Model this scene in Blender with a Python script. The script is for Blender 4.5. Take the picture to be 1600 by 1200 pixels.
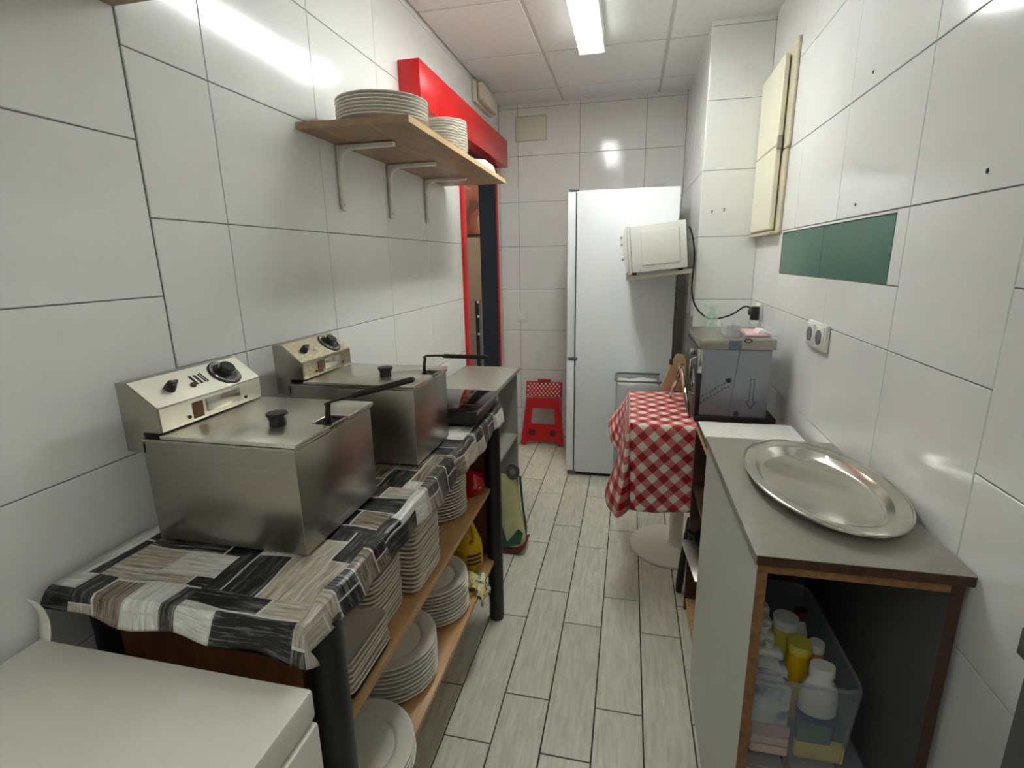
import bpy, bmesh, math, random
from mathutils import Vector, Matrix
random.seed(7)
for o in list(bpy.data.objects): bpy.data.objects.remove(o)
SC = bpy.context.scene
COL = SC.collection
PI = math.pi

# ------------------------------------------------------------------ camera
CAM_H = 1.45
F_PX = 796.0
RIGHT = Vector((0.97532096, 0.2200711, -0.01782519))
DOWN = Vector((0.03516444, -0.2345301, -0.97147264))
FWD = Vector((-0.2179736, 0.94687082, -0.2364808))
cd = bpy.data.cameras.new('camera'); cam = bpy.data.objects.new('camera', cd); COL.objects.link(cam)
cd.sensor_width = 36.0; cd.sensor_fit = 'HORIZONTAL'; cd.lens = F_PX / 1600.0 * 36.0
cd.clip_start = 0.02
M = Matrix.Identity(4)
for i in range(3):
    M[i][0] = RIGHT[i]; M[i][1] = -DOWN[i]; M[i][2] = -FWD[i]
M[2][3] = CAM_H
cam.matrix_world = M
SC.camera = cam

# ------------------------------------------------------------------ world, exposure
w = bpy.data.worlds.new('world'); SC.world = w; w.use_nodes = True
bg = w.node_tree.nodes['Background']
bg.inputs['Color'].default_value = (0.98, 0.98, 0.93, 1)
bg.inputs['Strength'].default_value = 0.2
SC.view_settings.view_transform = 'Standard'
SC.view_settings.look = 'None'
SC.view_settings.gamma = 1.0
SC.view_settings.use_curve_mapping = False
SC.view_settings.exposure = 1.36
SC.cycles.max_bounces = 9; SC.cycles.diffuse_bounces = 6; SC.cycles.glossy_bounces = 4; SC.cycles.transparent_max_bounces = 8
TUBE_POWER = 15.6

# ------------------------------------------------------------------ material helpers
def lin(c):
    return tuple(((v / 255.0) / 12.92 if v / 255.0 <= 0.04045 else ((v / 255.0 + 0.055) / 1.055) ** 2.4) for v in c) + (1.0,)
def newmat(name):
    m = bpy.data.materials.new(name); m.use_nodes = True
    nt = m.node_tree; b = nt.nodes['Principled BSDF']
    return m, nt, b
def N(nt, t, **kw):
    n = nt.nodes.new(t)
    for k, v in kw.items():
        if k.startswith('_'): setattr(n, k[1:], v)
        else: n.inputs[k].default_value = v
    return n
def mat(name, rgb, rough=0.5, metal=0.0, var=0.06, vscale=8.0, bump=0.0, bscale=60.0, stretch=None, spec=0.5, coat=0.0, trans=0.0):
    """plain procedural material: base colour with soft noise variation, optional relief"""
    m, nt, b = newmat(name)
    b.inputs['Roughness'].default_value = rough; b.inputs['Metallic'].default_value = metal
    b.inputs['Specular IOR Level'].default_value = spec
    b.inputs['Coat Weight'].default_value = coat
    tc = N(nt, 'ShaderNodeTexCoord')
    mp = N(nt, 'ShaderNodeMapping')
    if stretch: mp.inputs['Scale'].default_value = stretch
    nt.links.new(tc.outputs['Object'], mp.inputs['Vector'])
    nz = N(nt, 'ShaderNodeTexNoise', Scale=vscale, Detail=5.0)
    nt.links.new(mp.outputs[0], nz.inputs['Vector'])
    c = lin(rgb)
    rp = N(nt, 'ShaderNodeValToRGB')
    rp.color_ramp.elements[0].position = 0.3; rp.color_ramp.elements[1].position = 0.7
    rp.color_ramp.elements[0].color = tuple(max(0, v * (1 - var)) for v in c[:3]) + (1,)
    rp.color_ramp.elements[1].color = tuple(min(1, v * (1 + var)) for v in c[:3]) + (1,)
    nt.links.new(nz.outputs[0], rp.inputs[0]); nt.links.new(rp.outputs[0], b.inputs['Base Color'])
    if bump:
        n2 = N(nt, 'ShaderNodeTexNoise', Scale=bscale, Detail=3.0)
        nt.links.new(mp.outputs[0], n2.inputs['Vector'])
        bp = N(nt, 'ShaderNodeBump', Strength=bump, Distance=0.002)
        nt.links.new(n2.outputs[0], bp.inputs['Height']); nt.links.new(bp.outputs[0], b.inputs['Normal'])
    if trans: b.inputs['Transmission Weight'].default_value = trans
    return m
def wood(name, c0, c1, rough=0.45, scale=6.0, stretch=(1, 12, 12), bump=0.05, perobj=0.0):
    m, nt, b = newmat(name); b.inputs['Roughness'].default_value = rough
    tc = N(nt, 'ShaderNodeTexCoord'); mp = N(nt, 'ShaderNodeMapping'); mp.inputs['Scale'].default_value = stretch
    oi = N(nt, 'ShaderNodeObjectInfo')
    ad = N(nt, 'ShaderNodeVectorMath', _operation='ADD'); sc = N(nt, 'ShaderNodeVectorMath', _operation='SCALE'); sc.inputs['Scale'].default_value = 37.0
    cm = N(nt, 'ShaderNodeCombineXYZ')
    nt.links.new(oi.outputs['Random'], cm.inputs[0]); nt.links.new(oi.outputs['Random'], cm.inputs[1])
    nt.links.new(cm.outputs[0], sc.inputs[0])
    nt.links.new(tc.outputs['Object'], mp.inputs['Vector']); nt.links.new(mp.outputs[0], ad.inputs[0]); nt.links.new(sc.outputs[0], ad.inputs[1])
    nz = N(nt, 'ShaderNodeTexNoise', Scale=scale, Detail=6.0, Roughness=0.6, Distortion=0.4)
    nt.links.new(ad.outputs[0], nz.inputs['Vector'])
    rp = N(nt, 'ShaderNodeValToRGB'); rp.color_ramp.elements[0].position = 0.3; rp.color_ramp.elements[1].position = 0.72
    rp.color_ramp.elements[0].color = lin(c0); rp.color_ramp.elements[1].color = lin(c1)
    nt.links.new(nz.outputs[0], rp.inputs[0])
    out = rp.outputs[0]
    if perobj:
        mr = N(nt, 'ShaderNodeMapRange'); mr.inputs['To Min'].default_value = 1 - perobj; mr.inputs['To Max'].default_value = 1 + perobj
        nt.links.new(oi.outputs['Random'], mr.inputs['Value'])
        hs = N(nt, 'ShaderNodeHueSaturation'); nt.links.new(out, hs.inputs['Color']); nt.links.new(mr.outputs[0], hs.inputs['Value']); out = hs.outputs[0]
    nt.links.new(out, b.inputs['Base Color'])
    bp = N(nt, 'ShaderNodeBump', Strength=bump, Distance=0.003)
    nt.links.new(nz.outputs[0], bp.inputs['Height']); nt.links.new(bp.outputs[0], b.inputs['Normal'])
    return m
def emit(name, rgb, s):
    m, nt, b = newmat(name)
    b.inputs['Base Color'].default_value = (1, 1, 1, 1)
    b.inputs['Emission Color'].default_value = rgb + (1,); b.inputs['Emission Strength'].default_value = s
    return m
def clear(name, rgb, alpha=0.25, rough=0.15):
    m, nt, b = newmat(name)
    b.inputs['Roughness'].default_value = rough; b.inputs['Base Color'].default_value = lin(rgb)
    tr = N(nt, 'ShaderNodeBsdfTransparent'); mx = N(nt, 'ShaderNodeMixShader')
    nz = N(nt, 'ShaderNodeTexNoise', Scale=5.0); mr = N(nt, 'ShaderNodeMapRange'); mr.inputs['To Min'].default_value = alpha * .7; mr.inputs['To Max'].default_value = alpha * 1.3
    nt.links.new(nz.outputs[0], mr.inputs['Value']); nt.links.new(mr.outputs[0], mx.inputs['Fac'])
    nt.links.new(tr.outputs[0], mx.inputs[1]); nt.links.new(b.outputs[0], mx.inputs[2])
    nt.links.new(mx.outputs[0], nt.nodes['Material Output'].inputs['Surface'])
    return m
def gingham(name, period=0.062):
    m, nt, b = newmat(name); b.inputs['Roughness'].default_value = 0.32
    uv = N(nt, 'ShaderNodeUVMap'); sp = N(nt, 'ShaderNodeSeparateXYZ'); nt.links.new(uv.outputs[0], sp.inputs[0])
    st = []
    for k in (0, 1):
        d = N(nt, 'ShaderNodeMath', _operation='DIVIDE'); d.inputs[1].default_value = period; nt.links.new(sp.outputs[k], d.inputs[0])
        fr = N(nt, 'ShaderNodeMath', _operation='FRACT'); nt.links.new(d.outputs[0], fr.inputs[0])
        g = N(nt, 'ShaderNodeMath', _operation='GREATER_THAN'); g.inputs[1].default_value = 0.5; nt.links.new(fr.outputs[0], g.inputs[0]); st.append(g)
    a = N(nt, 'ShaderNodeMath', _operation='ADD'); nt.links.new(st[0].outputs[0], a.inputs[0]); nt.links.new(st[1].outputs[0], a.inputs[1])
    h = N(nt, 'ShaderNodeMath', _operation='DIVIDE'); h.inputs[1].default_value = 2.0; nt.links.new(a.outputs[0], h.inputs[0])
    rp = N(nt, 'ShaderNodeValToRGB'); rp.color_ramp.interpolation = 'CONSTANT'
    e = rp.color_ramp.elements; e[0].position = 0; e[0].color = lin((236, 226, 214)); e[1].position = 0.75; e[1].color = lin((172, 22, 32))
    x = e.new(0.25); x.color = lin((208, 120, 116))
    nt.links.new(h.outputs[0], rp.inputs[0]); nt.links.new(rp.outputs[0], b.inputs['Base Color'])
    return m
def woodprint(name):
    """oilcloth printed with black, grey and white plank pieces"""
    m, nt, b = newmat(name); b.inputs['Roughness'].default_value = 0.33
    uv = N(nt, 'ShaderNodeUVMap')
    nzd = N(nt, 'ShaderNodeTexNoise', Scale=7.0, Detail=1.0)
    nt.links.new(uv.outputs[0], nzd.inputs['Vector'])
    wob = N(nt, 'ShaderNodeVectorMath', _operation='MULTIPLY_ADD'); wob.inputs[1].default_value = (0.03, 0.03, 0)
    nt.links.new(nzd.outputs[1], wob.inputs[0]); nt.links.new(uv.outputs[0], wob.inputs[2])
    def layer(rot, off):
        mp = N(nt, 'ShaderNodeMapping'); mp.inputs['Rotation'].default_value = (0, 0, rot); mp.inputs['Location'].default_value = (off, off * .6, 0)
        nt.links.new(wob.outputs[0], mp.inputs['Vector'])
        br = N(nt, 'ShaderNodeTexBrick', Scale=1.0); br.inputs['Brick Width'].default_value = 0.185; br.inputs['Row Height'].default_value = 0.070
        br.inputs['Mortar Size'].default_value = 0.0022; br.inputs['Mortar Smooth'].default_value = 0.1; br.inputs['Bias'].default_value = 0.0
        br.inputs['Color1'].default_value = (0, 0, 0, 1); br.inputs['Color2'].default_value = (1, 1, 1, 1); br.inputs['Mortar'].default_value = (0.5, 0.5, 0.5, 1)
        br.offset = 0.37; nt.links.new(mp.outputs[0], br.inputs['Vector'])
        rp = N(nt, 'ShaderNodeValToRGB'); rp.color_ramp.interpolation = 'CONSTANT'; e = rp.color_ramp.elements
        e[0].position = 0; e[0].color = lin((26, 26, 25)); e[1].position = 0.34; e[1].color = lin((134, 121, 108))
        for p, c in ((0.46, (178, 168, 154)), (0.62, (34, 33, 31)), (0.70, (212, 210, 204)), (0.88, (80, 77, 72))):
            x = e.new(p); x.color = lin(c)
        nt.links.new(br.outputs['Color'], rp.inputs[0])
        mg = N(nt, 'ShaderNodeMapping'); mg.inputs['Scale'].default_value = (14, 170, 1); nt.links.new(mp.outputs[0], mg.inputs['Vector'])
        gr = N(nt, 'ShaderNodeTexNoise', Scale=1.0, Detail=6.0, Roughness=0.7); nt.links.new(mg.outputs[0], gr.inputs['Vector'])
        mr = N(nt, 'ShaderNodeMapRange'); mr.inputs['From Min'].default_value = 0.35; mr.inputs['From Max'].default_value = 0.68
        nt.links.new(gr.outputs[0], mr.inputs['Value'])
        mx = N(nt, 'ShaderNodeMix', _data_type='RGBA', _blend_type='LINEAR_LIGHT'); mx.inputs[0].default_value = 0.22
        nt.links.new(rp.outputs[0], mx.inputs[6]); nt.links.new(mr.outputs[0], mx.inputs[7])
        m2 = N(nt, 'ShaderNodeMix', _data_type='RGBA'); m2.inputs[7].default_value = lin((200, 198, 192))
        nt.links.new(br.outputs['Fac'], m2.inputs[0]); nt.links.new(mx.outputs[2], m2.inputs[6])
        return m2.outputs[2]
    A = layer(0, 0.03); B = layer(PI / 2, 0.21)
    ck = N(nt, 'ShaderNodeTexChecker', Scale=4.6); ck.inputs['Color1'].default_value = (0, 0, 0, 1); ck.inputs['Color2'].default_value = (1, 1, 1, 1)
    nt.links.new(wob.outputs[0], ck.inputs['Vector'])
    mx = N(nt, 'ShaderNodeMix', _data_type='RGBA'); nt.links.new(ck.outputs['Fac'], mx.inputs[0]); nt.links.new(A, mx.inputs[6]); nt.links.new(B, mx.inputs[7])
    nt.links.new(mx.outputs[2], b.inputs['Base Color'])
    return m
def mural(name, cols, scale=9.0):
    m, nt, b = newmat(name); b.inputs['Roughness'].default_value = 0.6
    tc = N(nt, 'ShaderNodeTexCoord'); nz = N(nt, 'ShaderNodeTexNoise', Scale=scale, Detail=3.0, Distortion=0.6)
    nt.links.new(tc.outputs['Object'], nz.inputs['Vector'])
    rp = N(nt, 'ShaderNodeValToRGB'); e = rp.color_ramp.elements
    e[0].position = 0.38; e[0].color = lin(cols[0]); e[1].position = 0.62; e[1].color = lin(cols[-1])
    for i, c in enumerate(cols[1:-1]):
        x = e.new(0.38 + 0.24 * (i + 1) / (len(cols) - 1)); x.color = lin(c)
    nt.links.new(nz.outputs[0], rp.inputs[0]); nt.links.new(rp.outputs[0], b.inputs['Base Color'])
    return m

MT = dict(
    tile=mat('glazed_tile', (233, 233, 229), 0.13, var=0.015, bump=0.035, bscale=26),
    grout=mat('grout', (136, 134, 126), 0.9, var=0.1),
    green=mat('green_tile', (52, 104, 88), 0.25, var=0.03),
    plank=wood('wood_look_plank', (190, 187, 171), (224, 221, 204), 0.36, 5.0, (14, 1.6, 1), 0.04, 0.07),
    fgrout=mat('floor_grout', (70, 68, 62), 0.9),
    ceil=mat('ceiling_panel', (230, 232, 230), 0.95, var=0.03, vscale=40, bump=0.35, bscale=90),
    gridbar=mat('grid_bar', (205, 203, 197), 0.6),
    steel=mat('brushed_steel', (166, 160, 150), 0.28, 1.0, var=0.05, vscale=3, bump=0.012, bscale=3, stretch=(1, 1, 160)),
    lidsteel=mat('lid_steel', (222, 218, 208), 0.30, 1.0, var=0.05, vscale=10, bump=0.015, bscale=12),
    steel2=mat('polished_steel', (190, 186, 176), 0.17, 1.0, var=0.06, vscale=14),
    panelsteel=mat('fascia_steel', (240, 236, 220), 0.36, 0.75, var=0.06, vscale=12),
    panelold=mat('worn_fascia', (170, 160, 135), 0.42, 1.0, var=0.25, vscale=120),
    traysteel=mat('tray_steel', (196, 192, 182), 0.2, 1.0, var=0.05, vscale=18, bump=0.02, bscale=60),
    darkwire=mat('dark_wire', (70, 62, 52), 0.35, 0.8),
    chrome=mat('chrome', (205, 203, 198), 0.1, 1.0),
    black=mat('black_plastic', (16, 16, 16), 0.35),
    blackm=mat('black_metal', (19, 20, 20), 0.42, var=0.2, vscale=10),
    glassblk=mat('black_glass', (12, 12, 13), 0.05),
    white=mat('white_enamel', (240, 244, 246), 0.32, var=0.01, bump=0.04, bscale=220),
    freez=mat('freezer_white', (224, 219, 208), 0.35, var=0.02),
    mw=mat('microwave_white', (232, 231, 224), 0.3, var=0.01),
    whitep=mat('white_plastic', (232, 231, 224), 0.3, var=0.02),
    bracket=mat('white_bracket', (228, 222, 212), 0.35),
    porc=mat('porcelain', (226, 220, 208), 0.16, var=0.02),
    porc2=mat('cream_porcelain', (224, 212, 196), 0.18, var=0.02),
    shelfwood=wood('shelf_wood', (176, 132, 84), (206, 164, 112), 0.4, 4.0, (10, 1.2, 6), 0.02),
    upshelf=wood('wall_shelf_wood', (150, 118, 92), (178, 146, 116), 0.42, 4.0, (10, 1.2, 6), 0.02),
    edgewood=wood('edge_wood', (206, 170, 120), (226, 192, 142), 0.45, 4.0, (10, 1.2, 6), 0.01),
    brown=wood('brown_panel', (92, 56, 32), (122, 76, 44), 0.5, 4.0, (8, 8, 1), 0.02),
    darkwood=wood('dark_wood', (52, 32, 22), (82, 52, 36), 0.45, 5.0, (6, 1, 8), 0.02),
    chip=mat('chipboard_edge', (132, 92, 54), 0.8, var=0.3, vscale=70, bump=0.2, bscale=160),
    chip2=mat('raw_chipboard', (190, 150, 100), 0.9, var=0.35, vscale=120, bump=0.3, bscale=160),
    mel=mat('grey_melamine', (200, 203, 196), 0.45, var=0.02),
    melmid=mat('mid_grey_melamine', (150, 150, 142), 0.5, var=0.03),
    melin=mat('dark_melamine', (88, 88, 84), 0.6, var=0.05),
    top=mat('taupe_worktop', (150, 146, 134), 0.38, var=0.04, vscale=60),
    counter=mat('grey_worktop', (166, 162, 150), 0.3, var=0.04, vscale=60),
    red=mat('red_lacquer', (205, 22, 24), 0.3, var=0.03),
    redp=mat('red_plastic', (190, 24, 30), 0.38, var=0.05),
    navy=mat('navy_lining', (22, 34, 44), 0.5),
    cream=mat('cream_cover', (222, 217, 200), 0.45, var=0.02),
    creamold=mat('yellowed_board', (230, 227, 203), 0.42, var=0.03),
    creamedge=mat('board_edge', (204, 194, 168), 0.55, var=0.1),
    emer=mat('aged_plastic', (214, 206, 186), 0.4, var=0.03),
    beige=mat('beige_paint', (168, 148, 126), 0.8),
    film=mat('film_over_steel', (146, 150, 156), 0.38, 0.35, var=0.05, vscale=5),
    filmblue=mat('blue_film', (112, 126, 146), 0.4, 0.4),
    ink=mat('blue_ink', (40, 52, 78), 0.6),
    darkink=mat('dark_ink', (52, 50, 46), 0.7),
    yel2=mat('pale_yellow_plastic', (222, 208, 84), 0.35, var=0.03),
    yel=mat('yellow_plastic', (226, 182, 14), 0.3, var=0.03),
    yellab=mural('yellow_label', [(210, 160, 20), (226, 182, 40), (176, 128, 20)], 18),
    brownink=mat('brown_ink', (92, 48, 14), 0.5),
    redbag=mat('red_bag_film', (176, 14, 18), 0.12, var=0.2, vscale=25, bump=0.5, bscale=30),
    yelbag=mural('printed_bag', [(60, 66, 84), (228, 222, 190), (222, 200, 70), (236, 232, 214), (120, 130, 90)], 22),
    pouch=mural('pouch_print', [(226, 222, 176), (210, 208, 146), (224, 216, 190)], 8),
    green2=mat('green_film', (36, 92, 66), 0.2, var=0.2, vscale=20),
    maroon=mat('maroon_film', (96, 40, 38), 0.3, var=0.2),
    greyp=mat('grey_plastic', (96, 100, 102), 0.3),
    check=gingham('red_gingham_oilcloth'),
    wprint=woodprint('plank_print_oilcloth'),
    lining=mat('cloth_backing', (222, 218, 208), 0.8),
    card=mat('tan_cardboard', (178, 148, 106), 0.8, var=0.06, vscale=14),
    clear=clear('clear_plastic', (226, 230, 232), 0.22),
    bin=clear('cloudy_bin', (190, 196, 206), 0.20, 0.2),
    pink=mat('pink_card', (222, 178, 182), 0.5),
    rubber=mat('black_rubber', (14, 14, 14), 0.6),
    bwhite=mat('bottle_white', (232, 230, 222), 0.35),
    borange=mat('bottle_orange', (206, 120, 60), 0.35),
    bblue=mat('bottle_blue', (26, 46, 120), 0.35),
    sponge_g=mat('sponge_green', (40, 96, 58), 0.95, bump=0.4, bscale=120),
    sponge_y=mat('sponge_yellow', (214, 184, 60), 0.95, bump=0.4, bscale=90),
    clothp=mat('folded_cloth', (206, 176, 164), 0.9),
    boxblue=mural('box_print', [(226, 226, 222), (214, 214, 212), (60, 80, 150)], 12),
    hole=mat('drill_hole', (46, 42, 36), 0.9),
    dark=mat('void_shade', (10, 10, 10), 0.8),
    mur=mural('brown_mural', [(96, 48, 30), (142, 74, 46), (158, 88, 58), (206, 190, 176)], 3.2),
)

# ------------------------------------------------------------------ geometry helpers
def bm_box(bm, x0, x1, y0, y1, z0, z1, bev=0.0, seg=2):
    vs = [bm.verts.new(p) for p in ((x0, y0, z0), (x1, y0, z0), (x1, y1, z0), (x0, y1, z0), (x0, y0, z1), (x1, y0, z1), (x1, y1, z1), (x0, y1, z1))]
    fs = [bm.faces.new([vs[i] for i in q]) for q in ((0, 3, 2, 1), (4, 5, 6, 7), (0, 1, 5, 4), (1, 2, 6, 5), (2, 3, 7, 6), (3, 0, 4, 7))]
    if bev:
        es = list({e for f in fs for e in f.edges})
        bmesh.ops.bevel(bm, geom=es, offset=bev, segments=seg, profile=0.5, affect='EDGES')
    return bm
def box(x0, x1, y0, y1, z0, z1, bev=0.0, seg=2):
    return bm_box(bmesh.new(), x0, x1, y0, y1, z0, z1, bev, seg)
def prism(bm, poly, axis, a, b, bev=0.0):
    """extrude a 2-D polygon along an axis (0,1,2) from a to b"""
    def P(p, t):
        q = [0, 0, 0]; k = [i for i in range(3) if i != axis]
        q[k[0]], q[k[1]], q[axis] = p[0], p[1], t
        return q
    A = [bm.verts.new(P(p, a)) for p in poly]; B = [bm.verts.new(P(p, b)) for p in poly]
    n = len(poly)
    fs = [bm.faces.new(A), bm.faces.new(B[::-1])]
    for i in range(n): fs.append(bm.faces.new([A[i], B[i], B[(i + 1) % n], A[(i + 1) % n]]))
    bmesh.ops.recalc_face_normals(bm, faces=fs)
    if bev:
        es = list({e for f in fs for e in f.edges})
        bmesh.ops.bevel(bm, geom=es, offset=bev, segments=2, profile=0.5, affect='EDGES')
    return bm
def lathe(bm, prof, seg=32, c=(0, 0, 0), sx=1.0, sy=1.0, sq=0, axis=2, rot=0.0):
    """revolve (r,z) profile; sq>2 gives a rounded-square plan"""
    rings = []
    for r, z in prof:
        ring = []
        if r < 1e-6:
            ring = [bm.verts.new(_ax((0, 0, z), axis, c))]
        else:
            for i in range(seg):
                t = 2 * PI * i / seg + rot
                k = 1.0
                if sq: k = (abs(math.cos(t)) ** sq + abs(math.sin(t)) ** sq) ** (-1.0 / sq)
                ring.append(bm.verts.new(_ax((r * k * math.cos(t) * sx, r * k * math.sin(t) * sy, z), axis, c)))
        rings.append(ring)
    fs = []
    for a, b in zip(rings, rings[1:]):
        for i in range(seg):
            j = (i + 1) % seg
            if len(a) == 1 and len(b) == 1: continue
            if len(a) == 1: fs.append(bm.faces.new([a[0], b[j], b[i]]))
            elif len(b) == 1: fs.append(bm.faces.new([a[i], a[j], b[0]]))
            else: fs.append(bm.faces.new([a[i], a[j], b[j], b[i]]))
    bmesh.ops.recalc_face_normals(bm, faces=fs)
    return bm
def _ax(p, axis, c):
    x, y, z = p
    if axis == 2: q = (x, y, z)
    elif axis == 0: q = (z, x, y)
    else: q = (x, z, y)
    return (q[0] + c[0], q[1] + c[1], q[2] + c[2])
def cyl(c, r, h, axis=2, seg=24, bev=0.0):
    b = min(bev, r * .5, h * .5)
    pr = [(0, 0), (r - b, 0), (r, b), (r, h - b), (r - b, h), (0, h)] if b else [(0, 0), (r, 0), (r, h), (0, h)]
    return lathe(bmesh.new(), pr, seg, c, axis=axis)
def tube(bm, pts, r, seg=10, cap=True):
    pts = [Vector(p) for p in pts]
    n = len(pts); up = None; rings = []
    for i, p in enumerate(pts):
        t = (pts[min(i + 1, n - 1)] - pts[max(i - 1, 0)]).normalized()
        if up is None:
            up = Vector((0, 0, 1)) if abs(t.z) < .9 else Vector((1, 0, 0))
        s = t.cross(up).normalized(); up = s.cross(t).normalized()
        rr = r[i] if isinstance(r, (list, tuple)) else r
        rings.append([bm.verts.new(p + s * (rr * math.cos(2 * PI * k / seg)) + up * (rr * math.sin(2 * PI * k / seg))) for k in range(seg)])
    fs = []
    for a, b in zip(rings, rings[1:]):
        for k in range(seg): fs.append(bm.faces.new([a[k], a[(k + 1) % seg], b[(k + 1) % seg], b[k]]))
    if cap:
        fs.append(bm.faces.new(rings[0][::-1])); fs.append(bm.faces.new(rings[-1]))
    bmesh.ops.recalc_face_normals(bm, faces=fs)
    return bm
def spline(pts, n=8):
    pts = [Vector(p) for p in pts]; out = []
    P = [pts[0]] + pts + [pts[-1]]
    for i in range(1, len(P) - 2):
        for k in range(n):
            t = k / n; a, b, c, d = P[i - 1], P[i], P[i + 1], P[i + 2]
            out.append(0.5 * ((2 * b) + (-a + c) * t + (2 * a - 5 * b + 4 * c - d) * t * t + (-a + 3 * b - 3 * c + d) * t ** 3))
    out.append(pts[-1]); return out
WM = {}
def mesh_of(bm, name, m, smooth=True):
    me = bpy.data.meshes.new(name); bm.to_mesh(me); bm.free()
    if smooth:
        for p in me.polygons: p.use_smooth = True
        me.set_sharp_from_angle(angle=math.radians(35))
    if m: me.materials.append(MT[m] if isinstance(m, str) else m)
    return me
def obj(name, bm, m, parent=None, world=True, smooth=True):
    """one mesh object; with a parent, vertices given in world space are moved into the parent's space"""
    if parent is not None and world and parent.name in WM: bm.transform(WM[parent.name].inverted())
    o = bpy.data.objects.new(name, mesh_of(bm, name, m, smooth)); COL.objects.link(o)
    if parent is not None: o.parent = parent
    WM[o.name] = WM.get(parent.name, Matrix()) if parent is not None else Matrix()
    return o
def put(o, loc, rotz=0, rot=None):
    o.location = loc; o.rotation_euler = rot if rot else (0, 0, rotz)
    WM[o.name] = Matrix.Translation(loc) @ o.rotation_euler.to_matrix().to_4x4()
def thing(name, label, cat, loc=(0, 0, 0), rotz=0, group=None, rot=None):
    o = bpy.data.objects.new(name, None); COL.objects.link(o); o.empty_display_size = 0.05
    put(o, loc, rotz, rot); tag(o, label, cat, group); return o
def tag(o, label, cat, group=None):
    o['label'] = label; o['category'] = cat
    if group: o['group'] = group
    return o
def struct(o): o['kind'] = 'structure'; return o
def child_copy(src, parent, loc):
    c = src.copy(); COL.objects.link(c); c.parent = parent; c.location = loc; return c
def inst(name, me, parent, loc):
    o = bpy.data.objects.new(name, me); COL.objects.link(o); o.parent = parent; o.location = loc; return o

# ------------------------------------------------------------------ the setting: tiled walls
XL = -1.0; YB = 4.05; ZC = 2.558
RA, RB = 0.58, 0.02                      # right wall  X = RA + RB*Y
def rwx(y): return RA + RB * y
GAP = 0.0026
TCACHE = {}
def tile_mesh(w_, h_, m):
    k = (round(w_, 4), round(h_, 4), m)
    if k not in TCACHE:
        bm = bmesh.new(); g = GAP / 2; c = 0.0012
        a = [(g, g), (w_ - g, g), (w_ - g, h_ - g), (g, h_ - g)]
        i = [(g + c, g + c), (w_ - g - c, g + c), (w_ - g - c, h_ - g - c), (g + c, h_ - g - c)]
        back = [bm.verts.new((x, 0.006, z)) for x, z in a]; mid = [bm.verts.new((x, c, z)) for x, z in a]; fr = [bm.verts.new((x, 0, z)) for x, z in i]
        bm.faces.new(fr); bm.faces.new(back[::-1])
        for q in range(4):
            r = (q + 1) % 4
            bm.faces.new([mid[q], mid[r], fr[r], fr[q]]); bm.faces.new([back[q], back[r], mid[r], mid[q]])
        bmesh.ops.recalc_face_normals(bm, faces=bm.faces[:])
        TCACHE[k] = mesh_of(bm, 'tile', m, False)
    return TCACHE[k]
def tiled(wall, cols, rows, m='tile', skip=None, name='tile'):
    for a, b in zip(cols, cols[1:]):
        for c, d in zip(rows, rows[1:]):
            if b - a < .008 or d - c < .008: continue
            if skip and skip((a + b) / 2, (c + d) / 2): continue
            inst(name, tile_mesh(b - a, d - c, m), wall, (a, 0, c))
ROWS = [0.0, 0.239, 0.567, 0.895, 1.223, 1.551, 1.879, 2.207, 2.535, ZC + .02]
BACK = 0.0035
# left wall (local x runs along +Y, local y into the wall)
OY0, OY1, OZ0, OZ1 = 3.12, 3.93, 0.0, 2.11
bm = bmesh.new()
for a, b, c, d in ((-1.8, OY0, 0, 2.62), (OY1, YB + .12, 0, 2.62), (OY0, OY1, OZ1, 2.62)):
    bm_box(bm, a, b, BACK, 0.12, c, d)
wl = struct(obj('wall_left', bm, 'grout', smooth=False)); put(wl, (XL, 0, 0), PI / 2)
inop = lambda u, z: OY0 < u < OY1 and OZ0 < z < OZ1
lc = [0.943, 1.163, 1.613, 2.065, 2.517, 2.97, OY0, 3.422, 3.874, OY1, YB]
lr = sorted(ROWS + [OZ0, OZ1])
tiled(wl, [0.943, 1.163, 1.613, 2.065, 2.517, 2.97, OY0], ROWS)
tiled(wl, [OY0, 3.422, 3.874, OY1], lr, skip=inop); tiled(wl, [OY1, YB], ROWS)
# the near bay of the same wall: other courses, standing a little proud
nr = [0.0, 0.114, 0.432, 0.75, 1.068, 1.386, 1.704, 2.022, 2.34, ZC + .02]
tiled(wl, [-1.80, -1.31, -0.86, -0.41, 0.04, 0.49, 0.94], nr)
# back wall
wb = struct(obj('wall_back', box(-1.15, 1.0, BACK, 0.12, 0, 2.62), 'grout', smooth=False)); put(wb, (0, YB, 0))
tiled(wb, [XL, -0.853, -0.390, 0.079, 0.348], ROWS)
# right wall (local x runs towards the camera)
wr = struct(obj('wall_right', box(-3.1, 1.8, BACK, 0.12, 0, 2.62), 'grout', smooth=False)); put(wr, (RA, 0, 0), -math.atan2(1, -RB))
wr.rotation_euler = (0, 0, math.atan2(-1, -RB)); WM[wr.name] = Matrix.Translation((RA, 0, 0)) @ wr.rotation_euler.to_matrix().to_4x4()
GY = [1.43, 1.933, 2.46]; GZ = (1.374, 1.541)
def rcols(a): return sorted(-v for v in a)
ingreen = lambda u, z: GY[0] < -u < GY[2] and GZ[0] < z < GZ[1]
r1 = [0.985, 1.37]; r2 = [1.37, GY[0], 1.835, GY[1], 2.29, GY[2]]; r3 = [GY[2], 2.745, 3.05]
tiled(wr, rcols(r1), ROWS); tiled(wr, rcols(r3), ROWS)
tiled(wr, rcols([1.37, 1.835, 2.29, GY[2]]), [r for r in ROWS if r <= 1.223 or False]); tiled(wr, rcols([1.37, 1.835, 2.29, GY[2]]), [1.551, 1.879, 2.207, 2.535, ZC + .02])
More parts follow.
